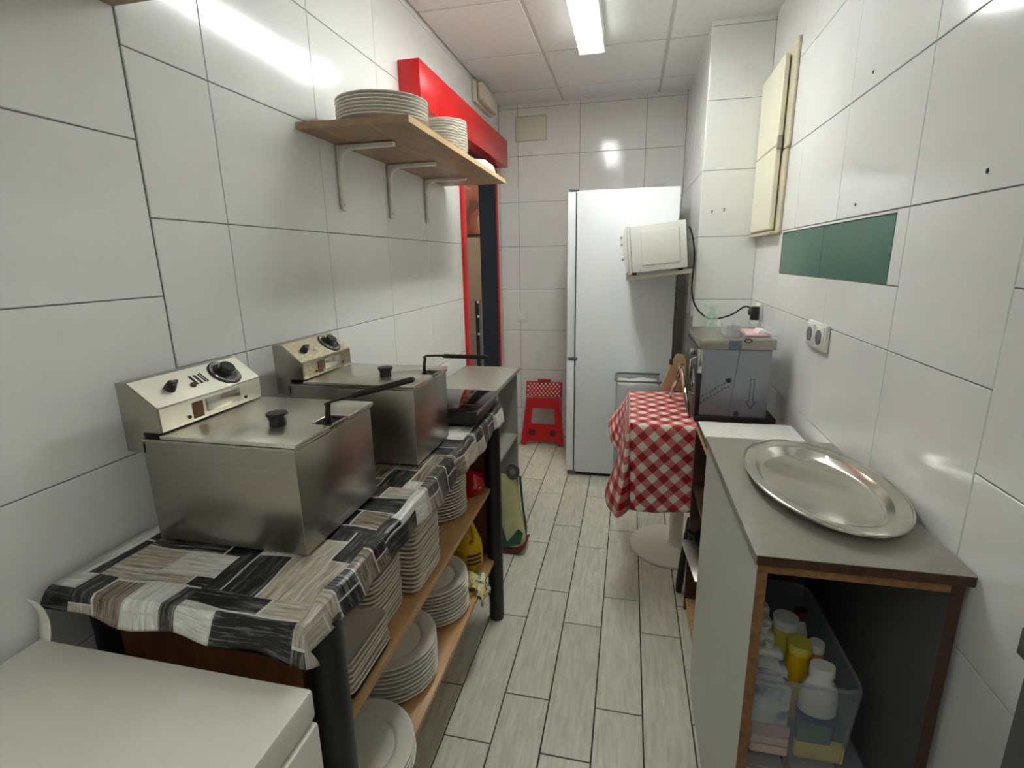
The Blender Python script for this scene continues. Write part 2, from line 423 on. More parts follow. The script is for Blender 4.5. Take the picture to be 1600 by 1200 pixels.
tiled(wr, rcols([1.37, 1.835, 2.29, GY[2]]), [1.223, GZ[0]])
tiled(wr, rcols([1.37, GY[0]]), [GZ[0], 1.551]); tiled(wr, rcols([GY[0], GY[2]]), [GZ[1], 1.551])
tiled(wr, rcols(GY), list(GZ), 'green', name='green_tile')
tiled(wr, rcols([-1.8, -1.3, -0.85, -0.4, 0.06, 0.52, 0.985]), [0.0, 0.12, 0.438, 0.756, 1.074, 1.392, 1.71, 2.028, 2.346, ZC + .02])
wf = struct(obj('wall_front', box(-1.15, 1.0, -1.92, -1.803, 0, 2.62), 'tile', smooth=False))
# boxed-out column at the far right
PX, PY = 0.348, 2.965
wp = struct(obj('wall_column', box(PX + .0035, .66, PY + .0035, YB, 0, 2.62), 'grout', smooth=False))
pf = bpy.data.objects.new('column_front', None)
for a, b in zip(ROWS, ROWS[1:]):
    inst('tile', tile_mesh(rwx(PY) - PX - .002, b - a, 'tile'), wp, (PX + .002, PY, a))
    for c, d in ((PY, 3.42), (3.42, YB)):
        t = inst('tile', tile_mesh(d - c, b - a, 'tile'), wp, (PX, d, a)); t.rotation_euler = (0, 0, -PI / 2)

# floor of wood-look planks
fl = struct(obj('floor', box(-1.15, 1.0, -1.9, 6.2, -0.1, -0.0035), 'fgrout', smooth=False))
PW, PL = 0.1532, 0.5845
pm = {}
def plank(x, y0, y1):
    k = round(y1 - y0, 3)
    if k not in pm:
        g = 0.0024
        pm[k] = mesh_of(box(-PW / 2 + g, PW / 2 - g, -(y1 - y0) / 2 + g, (y1 - y0) / 2 - g, -0.01, 0, 0.001, 1), 'plank', 'plank', False)
    inst('plank', pm[k], fl, (x, (y0 + y1) / 2, 0))
for i in range(-4, 8):
    xa = -0.522 + PW * i
    if xa + PW > 0.78 or xa < -1.2: continue
    off = (1.216 if i % 2 == 0 else 1.411) - 5 * PL
    for k in range(0, 11):
        a = off + PL * k; b = a + PL
        if b > YB: b = YB
        if a < -1.85 or b - a < 0.02: continue
        plank(xa + PW / 2, a, b)

# suspended ceiling
ce = struct(obj('ceiling', box(-1.15, 1.0, -1.9, YB + .1, ZC + .022, ZC + .1), 'gridbar', smooth=False))
gx = [XL, -0.51, 0.155, 0.66]; gy = [-1.8, -1.144, -0.534, 0.076, 0.686, 1.296, 1.906, 2.516, 3.127, 3.737, YB]
for a, b in zip(gx, gx[1:]):
    for c, d in zip(gy, gy[1:]):
        g = 0.009
        k = ('cp', round(b - a, 3), round(d - c, 3))
        if k not in TCACHE: TCACHE[k] = mesh_of(box(g, b - a - g, g, d - c - g, 0, 0.02, 0.002, 1), 'ceiling_panel', 'ceil', False)
        inst('ceiling_panel', TCACHE[k], ce, (a, c, ZC + .001))
for x in gx[1:3]: obj('grid_bar', box(x - .012, x + .012, -1.8, YB, ZC + .004, ZC + .02), 'gridbar', ce, smooth=False)
for y in gy[1:-1]:
    for a, b in zip(gx, gx[1:]): obj('grid_bar', box(a + .012, b - .012, y - .012, y + .012, ZC + .0045, ZC + .02), 'gridbar', ce, smooth=False)

# the room beyond the serving hatch
wd = struct(obj('wall_dining', box(-2.6, -1.12, 5.4, 5.5, 0, 2.6), 'beige', smooth=False))
wd2 = struct(obj('wall_dining_side', box(-2.7, -2.6, 2.2, 5.5, 0, 2.6), 'beige', smooth=False))
ce2 = struct(obj('ceiling_dining', box(-2.7, -1.12, 2.2, 5.5, 2.6, 2.66), 'beige', smooth=False))
fl2 = struct(obj('floor_dining', box(-2.7, -1.16, 2.2, 5.5, -.1, -.004), 'fgrout', smooth=False))
t = thing('wall_picture', 'brown mural with pale figures seen through the red doorway', 'picture', (-1.6, 5.39, 1.55))
obj('canvas', box(-2.1, -1.2, 5.37, 5.395, 1.72, 2.45), 'mur', t); obj('frame', box(-2.12, -1.18, 5.385, 5.399, 1.7, 2.47), 'darkwood', t)

t = thing('fill_lamp', 'unseen round fill lamp added in the room beyond the red doorway', 'light', (-1.9, 4.3, 2.5))  # unseen lamp added to brighten the view through the doorway
obj('base', cyl((-1.9, 4.3, 2.575), .09, .024, 2, 28), 'whitep', t)
obj('globe', lathe(bmesh.new(), [(0, 0), (.06, .008), (.11, .03), (.13, .07), (.12, .073), (0, .073)], 32, (-1.9, 4.3, 2.5)), emit('fill_globe', (1.0, .93, .82), 34.0), t)

# ------------------------------------------------------------------ ceiling light
LX, LZ = -0.232, 2.48; LY0, LY1 = 1.72, 3.0
def batten(label, y0, y1, power):
    t = thing('ceiling_light', label, 'light', (LX, (y0 + y1) / 2, ZC), group='fluorescent battens')
    obj('housing', box(LX - .066, LX + .066, y0, y1, LZ + .036, ZC + .003, .008), 'whitep', t)
    for s in (-1, 1): obj('shade_skirt', box(LX + s * .064 - .002, LX + s * .064 + .002, y0 + .03, y1 - .03, LZ + .006, LZ + .0355), 'whitep', t)  # side skirts added to keep tube light off the nearby ceiling
    em = emit('lit_tube', (0.93, 0.985, 0.99), power)
    for s in (-1, 1):
        obj('tube', cyl((LX + s * .038, y0 + .03, LZ + .012), .016, y1 - y0 - .06, 1, 14), em, t)
    for y in (y0, y1 - .03): obj('end_cap', box(LX - .066, LX + .066, y, y + .03, LZ - .006, LZ + .036, .006), 'whitep', t)
batten('long fluorescent batten with two lit tubes on the ceiling over the aisle', LY0, LY1, TUBE_POWER)
batten('unseen second fluorescent batten added behind the camera as fill light', -1.55, -.05, TUBE_POWER * .45)  # added out of view to lift the light on the near walls

# ------------------------------------------------------------------ red hatch frame and what is by it
t = thing('door_frame', 'glossy red frame with deep header around the left doorway', 'frame', (XL, 3.5, 0))
obj('header', box(XL + .001, -0.9, 2.27, 3.9, 2.107, 2.287, .003), 'red', t)
obj('jamb', box(XL - .02, XL + .012, 3.05, 3.135, 0.001, 2.107, .002), 'red', t)
obj('jamb', box(XL - .02, XL + .008, 3.925, 3.96, 0.001, 2.107, .002), 'red', t)
obj('jamb_lining', box(XL - .13, XL - .003, 3.905, 3.929, 0.001, 2.107), 'navy', t)
obj('header_lining', box(XL - .12, XL - .003, 3.136, 3.904, 2.085, 2.109), 'navy', t)
t = thing('door_post', 'dark grey post with small metal hinges beyond the red doorway', 'post', (-1.235, 4.2, 0))
obj('post', box(-1.262, -1.232, 4.15, 4.22, 0, 1.12, .003), 'blackm', t)
for z in (.83, .98, 1.1): obj('hinge', box(-1.245, -1.225, 4.142, 4.15, z, z + .022, .002), 'chrome', t)

t = thing('emergency_light', 'aged white emergency light box high on the left wall', 'light', (XL, 3.57, 2.42))
obj('base', box(XL + .001, XL + .03, 3.37, 3.77, 2.415, 2.54, .006), 'emer', t)
obj('cover', box(XL + .033, XL + .07, 3.385, 3.755, 2.425, 2.53, .012), 'emer', t)
t = thing('junction_cover', 'cream rectangular cover plate high on the back wall', 'cover', (-.753, YB, 2.31))
obj('plate', box(-.866, -.64, YB - .008, YB - .001, 2.312, 2.475, .003), 'cream', t)
obj('rim', box(-.872, -.634, YB - .003, YB - .0005, 2.306, 2.481), 'creamedge', t)
t = thing('light_switch', 'white square light switch on the back wall', 'switch', (-.835, YB, .96))
obj('plate', box(-.88, -.795, YB - .01, YB - .001, .965, 1.05, .003), 'whitep', t)
obj('rocker', box(-.868, -.807, YB - .014, YB - .009, .977, 1.038, .002), 'whitep', t)

# ------------------------------------------------------------------ wall shelf with brackets
t = thing('wall_shelf', 'wooden wall shelf on white brackets carrying plate stacks', 'shelf', (XL, 2.15, 1.845))
prism_b = prism(bmesh.new(), [(XL + .001, 1.494), (-.642, 1.512), (-.662, 2.808), (XL + .001, 2.80)], 2, 1.845, 1.865, .001)
obj('board', prism_b, 'upshelf', t)
obj('edge_band', prism(bmesh.new(), [(-.6418, 1.5125), (-.6405, 1.5125), (-.6605, 2.8075), (-.6618, 2.8075)], 2, 1.8455, 1.8645), 'edgewood', t)
for i, y in enumerate((1.715, 2.1, 2.505)):
    z = 1.8445
    bm = bmesh.new()
    path = [(XL + .004, 1.63), (XL + .004, z - .004), (-.785, z - .004), (-.785, z - .016), (XL + .05, z - .018), (XL + .026, z - .032), (XL + .016, z - .06), (XL + .013, 1.63)]
    prism(bm, path, 1, y - .012, y + .012, .002)
    k = obj('bracket', bm, 'bracket', t)
    for zz in (1.65, 1.80): obj('screw', cyl((XL + .012, y, zz), .005, .004, 0, 10), 'creamedge', k)
t = thing('near_wall_shelf', 'end of a pale wooden shelf on the left wall above the camera', 'shelf', (XL, .6, 1.942))
obj('board', box(XL + .001, -.68, .1, .938, 1.942, 1.962, .001), 'upshelf', t)
obj('rail', box(XL + .001, XL + .016, .12, .92, 1.963, 2.03, .002), 'upshelf', t)

# ------------------------------------------------------------------ plates
ORD = ['topmost', 'second', 'third', 'fourth', 'fifth', 'sixth', 'seventh', 'eighth', 'ninth', 'tenth', 'eleventh', 'twelfth', 'thirteenth', 'fourteenth', 'fifteenth', 'sixteenth', 'seventeenth']
def plate_mesh(r, pitch, m, sq=0, rim=.012, seg=40):
    u = 0.5 * rim
    pr = [(0, .0025), (.50 * r, .002), (.53 * r, 0), (.58 * r, 0), (.60 * r, .004), (.72 * r, .0085), (.985 * r, rim + .0075), (r, rim + .009), (r, rim + .0115), (.985 * r, rim + .012), (.94 * r, rim + .010), (.735 * r, pitch + .0055), (.69 * r, pitch + .0035), (.655 * r, pitch - .0003), (.63 * r, pitch - .0005), (0, pitch - .0005)]
    if sq: pr = [(0, .001), (.80 * r, 0), (.86 * r, .002), (.975 * r, rim + .005), (r, rim + .0065), (r, rim + .0095), (.975 * r, rim + .010), (.90 * r, pitch + .003), (.82 * r, pitch - .0005), (0, pitch - .0005)]
    return mesh_of(lathe(bmesh.new(), pr, seg, sq=sq, rot=PI / seg if sq else 0), 'plate', m)
def stack(name, desc, group, c, z, n, r, pitch, m='porc', sq=0, rim=.012, jit=.0015, sx=1, sy=1):
    me = plate_mesh(r, pitch, m, sq, rim, 48 if sq else 40)
    for k in range(n):
        o = bpy.data.objects.new(name, me); COL.objects.link(o)
        o.location = (c[0] + random.uniform(-jit, jit), c[1] + random.uniform(-jit, jit), z + .0005 + k * (pitch + .0002))
        if sx != 1 or sy != 1: o.scale = (sx, sy, 1)
        o.rotation_euler = (0, 0, random.uniform(-.02, .02) if sq else random.uniform(0, 6))
        i = n - 1 - k
        q = ('topmost ' if i == 0 else ORD[i] + ' from the top, ') if i < n - 1 or n == 1 else 'bottom one, '
        tag(o, (q + desc) if i == 0 else q + desc, 'plate', group)
ZS = 1.8655
stack('dinner_plate', 'large white plate in the near shelf stack', 'large plates on the wall shelf', (-.80, 1.68), ZS, 7, .147, .0098, rim=.011, jit=.001)
stack('side_plate', 'small white plate in the short middle shelf stack', 'small plates in the short shelf stack', (-.735, 2.035), ZS, 9, .070, .0098, rim=.010)
stack('side_plate', 'white plate in the tall middle shelf stack', 'plates in the tall shelf stack', (-.79, 2.23), ZS, 13, .100, .0105, rim=.010)
o = tag(obj('white_bowl', lathe(bmesh.new(), [(0, .048), (.05, .048), (.055, .052), (.06, .047), (.088, .03), (.098, .008), (.1, 0), (.096, 0), (.085, .026), (.056, .043), (0, .044)], 40), 'porc'), 'shallow white bowl upside down at the far shelf end', 'bowl')
o.location = (-.762, 2.60, ZS); o.scale = (1, 1, 1.2)

# ------------------------------------------------------------------ work table with plank-print oilcloth
TX0, TX1, TY0, TY1, TZ = -.985, -.478, .588, 1.842, .902
t = thing('work_table', 'tall work table with black round legs and brown end panels', 'table', (-.73, 1.2, 0))
obj('tabletop', box(TX0, TX1, TY0, TY1, TZ - .028, TZ, .002), 'brown', t)
for x, y in ((-.492, .655), (-.492, 1.778), (-.945, .655), (-.945, 1.778)):
    k = obj('leg', cyl((x, y, 0.004), .0305 if y > 1 else .034, TZ - .033, 2, 28, .004), 'blackm', t)
    obj('foot_pad', cyl((x, y, 0.0), .028, .006, 2, 20), 'rubber', k)
    if y < 1: obj('rivet', cyl((x - .003, y - .0365, .862), .006, .004, 1, 12, .001), 'steel2', k)
obj('end_panel', box(-.912, -.528, .637, .655, .2, TZ - .03), 'brown', t)
obj('end_panel', box(-.912, -.512, 1.79, 1.806, .2, TZ - .03), 'brown', t)
obj('shelf', box(-.96, -.497, .69, 1.788, .578, .595, .001), 'shelfwood', t)
obj('shelf', box(-.96, -.49, .69, 1.788, .268, .285, .001), 'shelfwood', t)
obj('back_panel', box(-.98, -.968, .70, 1.77, .2, TZ - .03), 'brown', t)

def oilcloth():
    bm = bmesh.new(); uvl = bm.loops.layers.uv.new('UVMap')
    us = [TX0 + .005 + (TX1 - TX0 - .005) * i / 24 for i in range(25)]
    us += [TX1 + .068 * (i + 1) / 9 for i in range(9)]
    vs = [TY0 - .05 * (1 - i / 7) for i in range(7)] + [TY0 + (TY1 - TY0) * i / 70 for i in range(71)] + [TY1 + .03 * (i + 1) / 4 for i in range(4)]
    def hemr(v): return .058 + .009 * math.sin(v * 6.0 + .6) + .006 * math.sin(v * 17 + 1) + (.018 * min(1, (v - 1.2) / .3) if v > 1.2 else 0)
    def hemf(u): return .030 + .026 * (u - TX0) / (TX1 - TX0) + .004 * math.sin(u * 21)
    grid = []
    for v in vs:
        row = []
        for u in us:
            du = max(0, u - TX1) / .068; dv = max(0, TY0 - v) / .05; dw = max(0, v - TY1) / .03
            x = min(u, TX1); y = min(max(v, TY0), TY1); z = TZ + .0022
            z += .0009 * (math.sin(u * 40 + 3 * math.sin(v * 11)) + math.sin(v * 33 + u * 17)) * (1 if du == 0 and dv == 0 else .3) + .0009
            if du > 0:
                h = hemr(v) * du; x += .004 + .013 * du ** .8 + .004 * du * math.sin(v * 29) + .0025 * du * math.sin(v * 61 + 1); z -= h * (1 if du > .15 else .7)
            if dv > 0:
                h = hemf(u) * dv; y -= .004 + .012 * dv ** .8 + .006 * dv * math.sin(u * 37); z = min(z, TZ + .002 - h)
                if du > 0: x += .006 * dv; y += .012 * du * dv; z -= .01 * du * dv
            if dw > 0: y += .004 + .012 * dw; z = min(z, TZ + .004 - .03 * dw + .012 * math.sin(u * 30) * dw)
            if v > 1.72 and u > TX1 - .05: z += .010 * min(1, (v - 1.72) / .1) * (1 - max(0, du - .3))
            row.append(bm.verts.new((x, y, z)))
        grid.append(row)
    for j in range(len(vs) - 1):
        for i in range(len(us) - 1):
            f = bm.faces.new([grid[j][i], grid[j][i + 1], grid[j + 1][i + 1], grid[j + 1][i]])
            for l, (ii, jj) in zip(f.loops, ((i, j), (i + 1, j), (i + 1, j + 1), (i, j + 1))): l[uvl].uv = (us[ii] + 2, vs[jj])
    return bm
t = thing('oilcloth', 'oilcloth printed with black and white wood planks under the fryers', 'tablecloth', (-.73, 1.2, TZ))
o = obj('sheet', oilcloth(), 'wprint', t)
sm = o.modifiers.new('thickness', 'SOLIDIFY'); sm.thickness = .001; sm.offset = 1
# loose end of the cloth by the wall, showing its pale back
bm = bmesh.new(); rows_ = []
for i in range(9):
    a = i / 8; rows_.append([bm.verts.new((-.985 - .006 * math.sin(a * 3) + w_ * .035, .556 + .012 * math.sin(a * 3.1) - w_ * .006, .903 - .085 * a)) for w_ in (0, .35, .7, 1)])
for a, b in zip(rows_, rows_[1:]):
    for k in range(3): bm.faces.new([a[k], a[k + 1], b[k + 1], b[k]])
o = obj('loose_end', bm, 'lining', t); sm = o.modifiers.new('thickness', 'SOLIDIFY'); sm.thickness = .001
ZT = TZ + .006

# ------------------------------------------------------------------ fryers
def fryer(label, y0, y1, x1, fascia, hy, hpts, knob):
    yc = (y0 + y1) / 2; XB = -.914
    t = thing('deep_fryer', label, 'fryer', (-.75, yc, ZT))
    bd = obj('body', box(XB, x1, y0, y1, ZT + .004, 1.121, .003), 'steel', t)
    for x in (XB + .04, x1 - .04):
        for y in (y0 + .03, y1 - .03): obj('foot', cyl((x, y, ZT - .0015), .012, .007, 2, 14), 'rubber', t)
    obj('rim', box(XB + .004, x1 + .003, y0 - .003, y1 + .003, 1.1215, 1.127, .001), 'steel2', t)
    obj('well_shade_plate', box(x1 - .06, x1 - .006, hy - .045, hy + .05, 1.122, 1.1283), 'dark', t)  # black plate paints the shade of the well seen through the lid notch
    n0, n1, nd = hy - .034, hy + .040, .046
    lidp = [(-.864, y0 - .004), (x1 + .006, y0 - .004), (x1 + .006, n0), (x1 + .006 - nd, n0 + .008), (x1 + .006 - nd, n1), (x1 + .006, n1), (x1 + .006, y1 + .004), (-.864, y1 + .004)]
    lid = obj('lid', prism(bmesh.new(), lidp, 2, 1.1285, 1.1365, .0012), 'lidsteel', t)
    k = obj('lid_knob', lathe(bmesh.new(), [(0, 0), (.0165, 0), (.0165, .004), (.016, .011), (.0195, .020), (.0212, .023), (.020, .0265), (0, .0275)], 28, (knob[0], knob[1], 1.1367)), 'black', lid)
    # control box at the wall side
    pf_ = [(-.951, 1.235), (-.926, 1.235), (-.863, 1.187), (-.863, 1.139), (-.905, 1.139), (-.905, 1.096), (-.951, 1.098)]
    cb = obj('control_box', prism(bmesh.new(), pf_, 1, y0, y1, .0012), 'steel', t)
    # sloped fascia plate; local frame on the slope
    A = Vector((-.926, 0, 1.235)); B = Vector((-.863, 0, 1.187)); d = (B - A); L = d.length; d.normalize(); nrm = Vector((-d.z, 0, d.x)).normalized()
    if nrm.z < 0: nrm = -nrm
    def slope(s, y, h): p = A + d * s + nrm * h; return Vector((p.x, y, p.z))
    def on_slope(bm, s, y, h=0.0):
        m_ = Matrix.Identity(4)
        yv = nrm.cross(d)
        for r_ in range(3): m_[r_][0] = d[r_]; m_[r_][1] = yv[r_]; m_[r_][2] = nrm[r_]
        m_.translation = slope(s, y, h); bm.transform(m_); return bm
    W = y1 - y0
    fp = obj('fascia', on_slope(box(.001, L - .001, -W / 2 + .002, W / 2 - .002, 0, .0012, .0004, 1), 0, yc), fascia, cb)
    # plate on the vertical front of the box
    obj('front_plate', box(-.8635, -.862, y0 + .004, y1 - .004, 1.1395, 1.185), fascia, cb)
    obj('warning_sticker', box(-.862, -.8605, y0 + W * .28, y0 + W * .37, 1.145, 1.178), 'brownink', cb)
    obj('hinge_bracket', box(-.8625, -.858, y0 + W * .40, y0 + W * .74, 1.150, 1.180, .001), 'steel2', cb)
    for yy in (.24, .72, .80): obj('screw', cyl((-.8622, y0 + W * yy, 1.152), .0035, .003, 0, 10), 'darkink', cb)
    # thermostat dial
    dy = y0 + W * .74
    dr = obj('dial_ring', on_slope(lathe(bmesh.new(), [(.024, 0), (.033, 0), (.033, .004), (.031, .006), (.024, .003)], 36), L * .5, dy, .0012), 'chrome', fp)
    dk = obj('dial', on_slope(lathe(bmesh.new(), [(0, 0), (.0285, 0), (.0285, .003), (.018, .007), (.0165, .02), (.0145, .022), (0, .022)], 32), L * .5, dy, .0012), 'black', fp)
    obj('dial_gasket', on_slope(lathe(bmesh.new(), [(.033, 0), (.0365, 0), (.0365, .002), (.033, .0025)], 36), L * .5, dy, .001), 'rubber', fp)
    kb = bmesh.new(); lathe(kb, [(0, 0), (.011, 0), (.0105, .006), (.0085, .016), (0, .017)], 24)
    bm_box(kb, -.0025, .0025, -.011, .011, .004, .021, .001)
    obj('timer_knob', on_slope(kb, L * .52, y0 + W * .22, .0012), 'black', fp)
    obj('pilot_lamp', on_slope(lathe(bmesh.new(), [(0, 0), (.006, 0), (.006, .003), (.004, .0055), (0, .006)], 18), L * .62, y0 + W * .40, .0012), 'brownink' if fascia == 'panelsteel' else 'cream', fp)
    if fascia == 'panelsteel':
        for q, (a_, b_) in enumerate(((-.010, -.006), (-.003, .001), (.004, .0065))):
            obj('printed_line', on_slope(box(-.016, .010, a_ * 1.7 + .006, b_ * 1.7 + .006, 0, .0003), L * .5, y0 + W * .47, .0012), 'darkink', fp)
        obj('printed_line', on_slope(box(-.018, .010, .019, .023, 0, .0003), L * .5, y0 + W * .47, .0012), 'darkink', fp)
    # basket handle: three wires bent over and a black grip
    hnd = thing_part('basket_handle', t)
    for s in (-.0062, 0, .0062):
        pts = spline([(hpts[0][0], hpts[0][1] + s, hpts[0][2]), (hpts[1][0], hpts[1][1] + s, hpts[1][2]), (hpts[2][0], hpts[2][1] + s, hpts[2][2]), (hpts[3][0], hpts[3][1] + s * .6, hpts[3][2])], 6)
        obj('wire', tube(bmesh.new(), pts, .0022, 8), 'darkwire', hnd)
    a, b = Vector(hpts[2]), Vector(hpts[3])
    obj('grip', tube(bmesh.new(), [a.lerp(b, u) for u in (.22, .25, .5, .75, .97, 1.0)], [.0045, .0062, .0062, .0062, .006, .0045], 12), 'black', hnd)
    obj('hook_plate', box(x1 - .003, x1 + .003, hpts[0][1] - .028, hpts[0][1] + .034, 1.1285, 1.1335, .0008), 'steel2', hnd)
    return t
def thing_part(name, parent):
    o = bpy.data.objects.new(name, None); COL.objects.link(o); o.parent = parent; o.empty_display_size = .02
    WM[o.name] = WM[parent.name]; return o
fryer('near stainless countertop fryer with cream fascia and big black dial', .752, 1.035, -.577, 'panelsteel', .893,
      [(-.596, .893, 1.118), (-.594, .895, 1.165), (-.578, .897, 1.178), (-.41, .915, 1.224)], (-.677, .845))
fryer('farther stainless countertop fryer with worn brownish fascia', 1.202, 1.452, -.542, 'panelold', 1.362,
      [(-.575, 1.36, 1.118), (-.571, 1.36, 1.172), (-.552, 1.36, 1.186), (-.378, 1.345, 1.188)], (-.665, 1.295))

# glass-topped hob on the table end
t = thing('induction_hob', 'black glass tabletop hob standing behind the fryers', 'hob', (-.6, 1.68, ZT))
obj('body', box(-.76, -.482, 1.545, 1.822, ZT + .008, .958, .004), 'black', t)
gl = obj('glass_top', box(-.765, -.477, 1.54, 1.827, .9585, .9655, .002), 'glassblk', t)
obj('trim_strip', box(-.476, -.473, 1.54, 1.827, .955, .9655, .0006), 'steel', t)
obj('zone_line', box(-.70, -.485, 1.62, 1.623, .9656, .9659), 'greyp', gl)
for x in (-.73, -.51):
    for y in (1.575, 1.79): obj('foot', cyl((x, y, ZT - .001), .014, .010, 2, 16), 'rubber', t)

# plates and food under the table
ZM, ZL = .5955, .2855
stack('side_plate', 'round white plate in the far stack under the oilcloth hem', 'round plates on the middle table shelf', (-.628, 1.525), ZM, 14, .105, .0108, rim=.011)
stack('square_plate', 'square white plate in the tall square stack', 'square plates in the tall stack', (-.597, 1.165), ZM, 15, .090, .0122, m='porc2', sq=9, rim=.008)
stack('square_plate', 'square cream plate in the second square stack', 'square plates in the second stack', (-.622, .985), ZM, 12, .086, .0118, m='porc2', sq=5, rim=.008)
o = tag(obj('serving_tray', lathe(bmesh.new(), [(0, 0), (.084, 0), (.09, .010), (.09, .013), (.087, .013), (.081, .003), (0, .003)], 48, sq=10, rot=PI / 48), 'blackm'), 'thin black square tray under the nearest square plates', 'tray')
o.location = (-.595, .826, ZM)
stack('square_bowl', 'deep square white plate in the nearest square stack', 'deep square plates nearest the camera', (-.595, .826), ZM + .0045, 6, .090, .0128, m='porc2', sq=12, rim=.010)
stack('dinner_plate', 'round white plate in the far stack on the bottom shelf', 'round plates in the far bottom stack', (-.625, 1.425), ZL, 10, .127, .0125, rim=.012)
stack('dinner_plate', 'round white plate in the middle stack on the bottom shelf', 'round plates in the middle bottom stack', (-.632, 1.13), ZL, 9, .132, .0130, rim=.012)
stack('dinner_plate', 'round white plate in the near stack on the bottom shelf', 'round plates in the near bottom stack', (-.588, .855), ZL, 4, .135, .0125, rim=.012)

def blob(name, m, prof, seg, amp, freq, c, sx=1, sy=1, seed=0):
    bm = lathe(bmesh.new(), prof, seg, (0, 0, 0), sx, sy)
    for v in bm.verts:
        k = 1 + amp * (math.sin(freq * v.co.x * 60 + seed) * math.sin(freq * v.co.y * 55 + 2 * seed) + .6 * math.sin(freq * v.co.z * 90 + v.co.x * 70))
        if v.co.z > .002: v.co.x *= k; v.co.y *= k; v.co.z *= 1 + amp * .6 * math.sin(v.co.x * 80 + v.co.y * 60)
    bm.transform(Matrix.Translation(c)); return bm
t = thing('red_bag', 'crumpled shiny red plastic bag on the middle shelf', 'bag', (-.575, 1.70, ZM))
obj('bag', blob('bag', None, [(0, 0), (.05, 0), (.062, .01), (.066, .04), (.062, .066), (.045, .08), (0, .083)], 48, .12, 1.3, (-.578, 1.70, ZM), 1.1, .9, 1), 'redbag', t)
obj('knot', blob('knot', None, [(0, 0), (.012, .002), (.01, .012), (.018, .026), (0, .024)], 20, .1, 2, (-.58, 1.70, ZM + .08)), 'redbag', t)

t = thing('yellow_jug', 'yellow plastic jug with moulded handle on the bottom shelf', 'bottle', (-.575, 1.68, ZL))
JX, JY = -.578, 1.672
obj('body', lathe(bmesh.new(), [(0, 0), (.055, 0), (.062, .006), (.063, .105), (.060, .125), (.048, .155), (.036, .185), (.024, .205), (.020, .212), (.020, .222), (0, .222)], 36, (JX, JY, ZL + .001), 1, .8), 'yel', t)
obj('label', lathe(bmesh.new(), [(.0645, .012), (.0645, .102)], 36, (JX, JY, ZL), 1, .81), 'yellab', t)
obj('handle', tube(bmesh.new(), spline([(JX + .03, JY - .03, ZL + .13), (JX + .05, JY - .043, ZL + .16), (JX + .04, JY - .037, ZL + .205), (JX + .008, JY - .015, ZL + .228)], 6), .0105, 12), 'yel', t)
obj('cap', cyl((JX, JY, ZL + .222), .022, .022, 2, 24, .003), 'yel', t)
for q in range(3): obj('label_mark', lathe(bmesh.new(), [(.0652, .045 + q * .017), (.0652, .056 + q * .017)], 60, (JX, JY, ZL), 1, .811), 'brownink', t)
for o_ in [c for c in t.children if c.name.startswith('label_mark')]:
    bm = bmesh.new(); bm.from_mesh(o_.data)
    off = Vector((JX, JY, 0)) - Vector(t.location)
    kill = [f for f in bm.faces if not (-1.25 < math.atan2((f.calc_center_median().y - off.y), (f.calc_center_median().x - off.x)) < -.25)]
    bmesh.ops.delete(bm, geom=kill, context='FACES'); bm.to_mesh(o_.data); bm.free()

t = thing('pasta_bag', 'patterned yellow and white food bag hanging off the bottom shelf', 'bag', (-.53, 1.55, ZL))
obj('bag', blob('bag', None, [(0, 0), (.03, .0), (.046, .01), (.05, .028), (.035, .042), (0, .046)], 40, .10, 1.3, (-.548, 1.568, ZL + .001), 1.0, .85, 2), 'yelbag', t)
bm = bmesh.new(); g = []
for i in range(9):
    a = i / 8; g.append([bm.verts.new((-.515 + .035 * math.sin(a * 1.6) + .008 * math.sin(a * 9 + q), 1.52 + q * .016, ZL + .028 - .075 * a * a + .004 * math.sin(q * 2 + a * 7))) for q in range(7)])
for a, b in zip(g, g[1:]):
    for q in range(6): bm.faces.new([a[q], a[q + 1], b[q + 1], b[q]])
o = obj('flap', bm, 'yelbag', t); sm = o.modifiers.new('thickness', 'SOLIDIFY'); sm.thickness = .006

# ------------------------------------------------------------------ counter under the hatch
t = thing('serving_counter', 'open laminate counter unit beside the red doorway', 'counter', (-.82, 2.48, 0))
obj('worktop', box(XL + .003, -.645, 1.93, 3.03, .778, .803, .002), 'counter', t)
obj('end_panel', box(XL + .02, -.662, 3.0, 3.02, 0.0, .777), 'melmid', t)
obj('end_panel', box(XL + .02, -.662, 1.95, 1.97, 0.0, .777), 'mel', t)
obj('back_panel', box(XL + .005, XL + .018, 1.95, 3.02, 0.0, .777), 'melin', t)
obj('shelf', box(XL + .02, -.662, 1.971, 2.999, .36, .378), 'counter', t)
obj('divider', box(-.80, -.782, 2.98, 2.999, .379, .777), 'whitep', t)

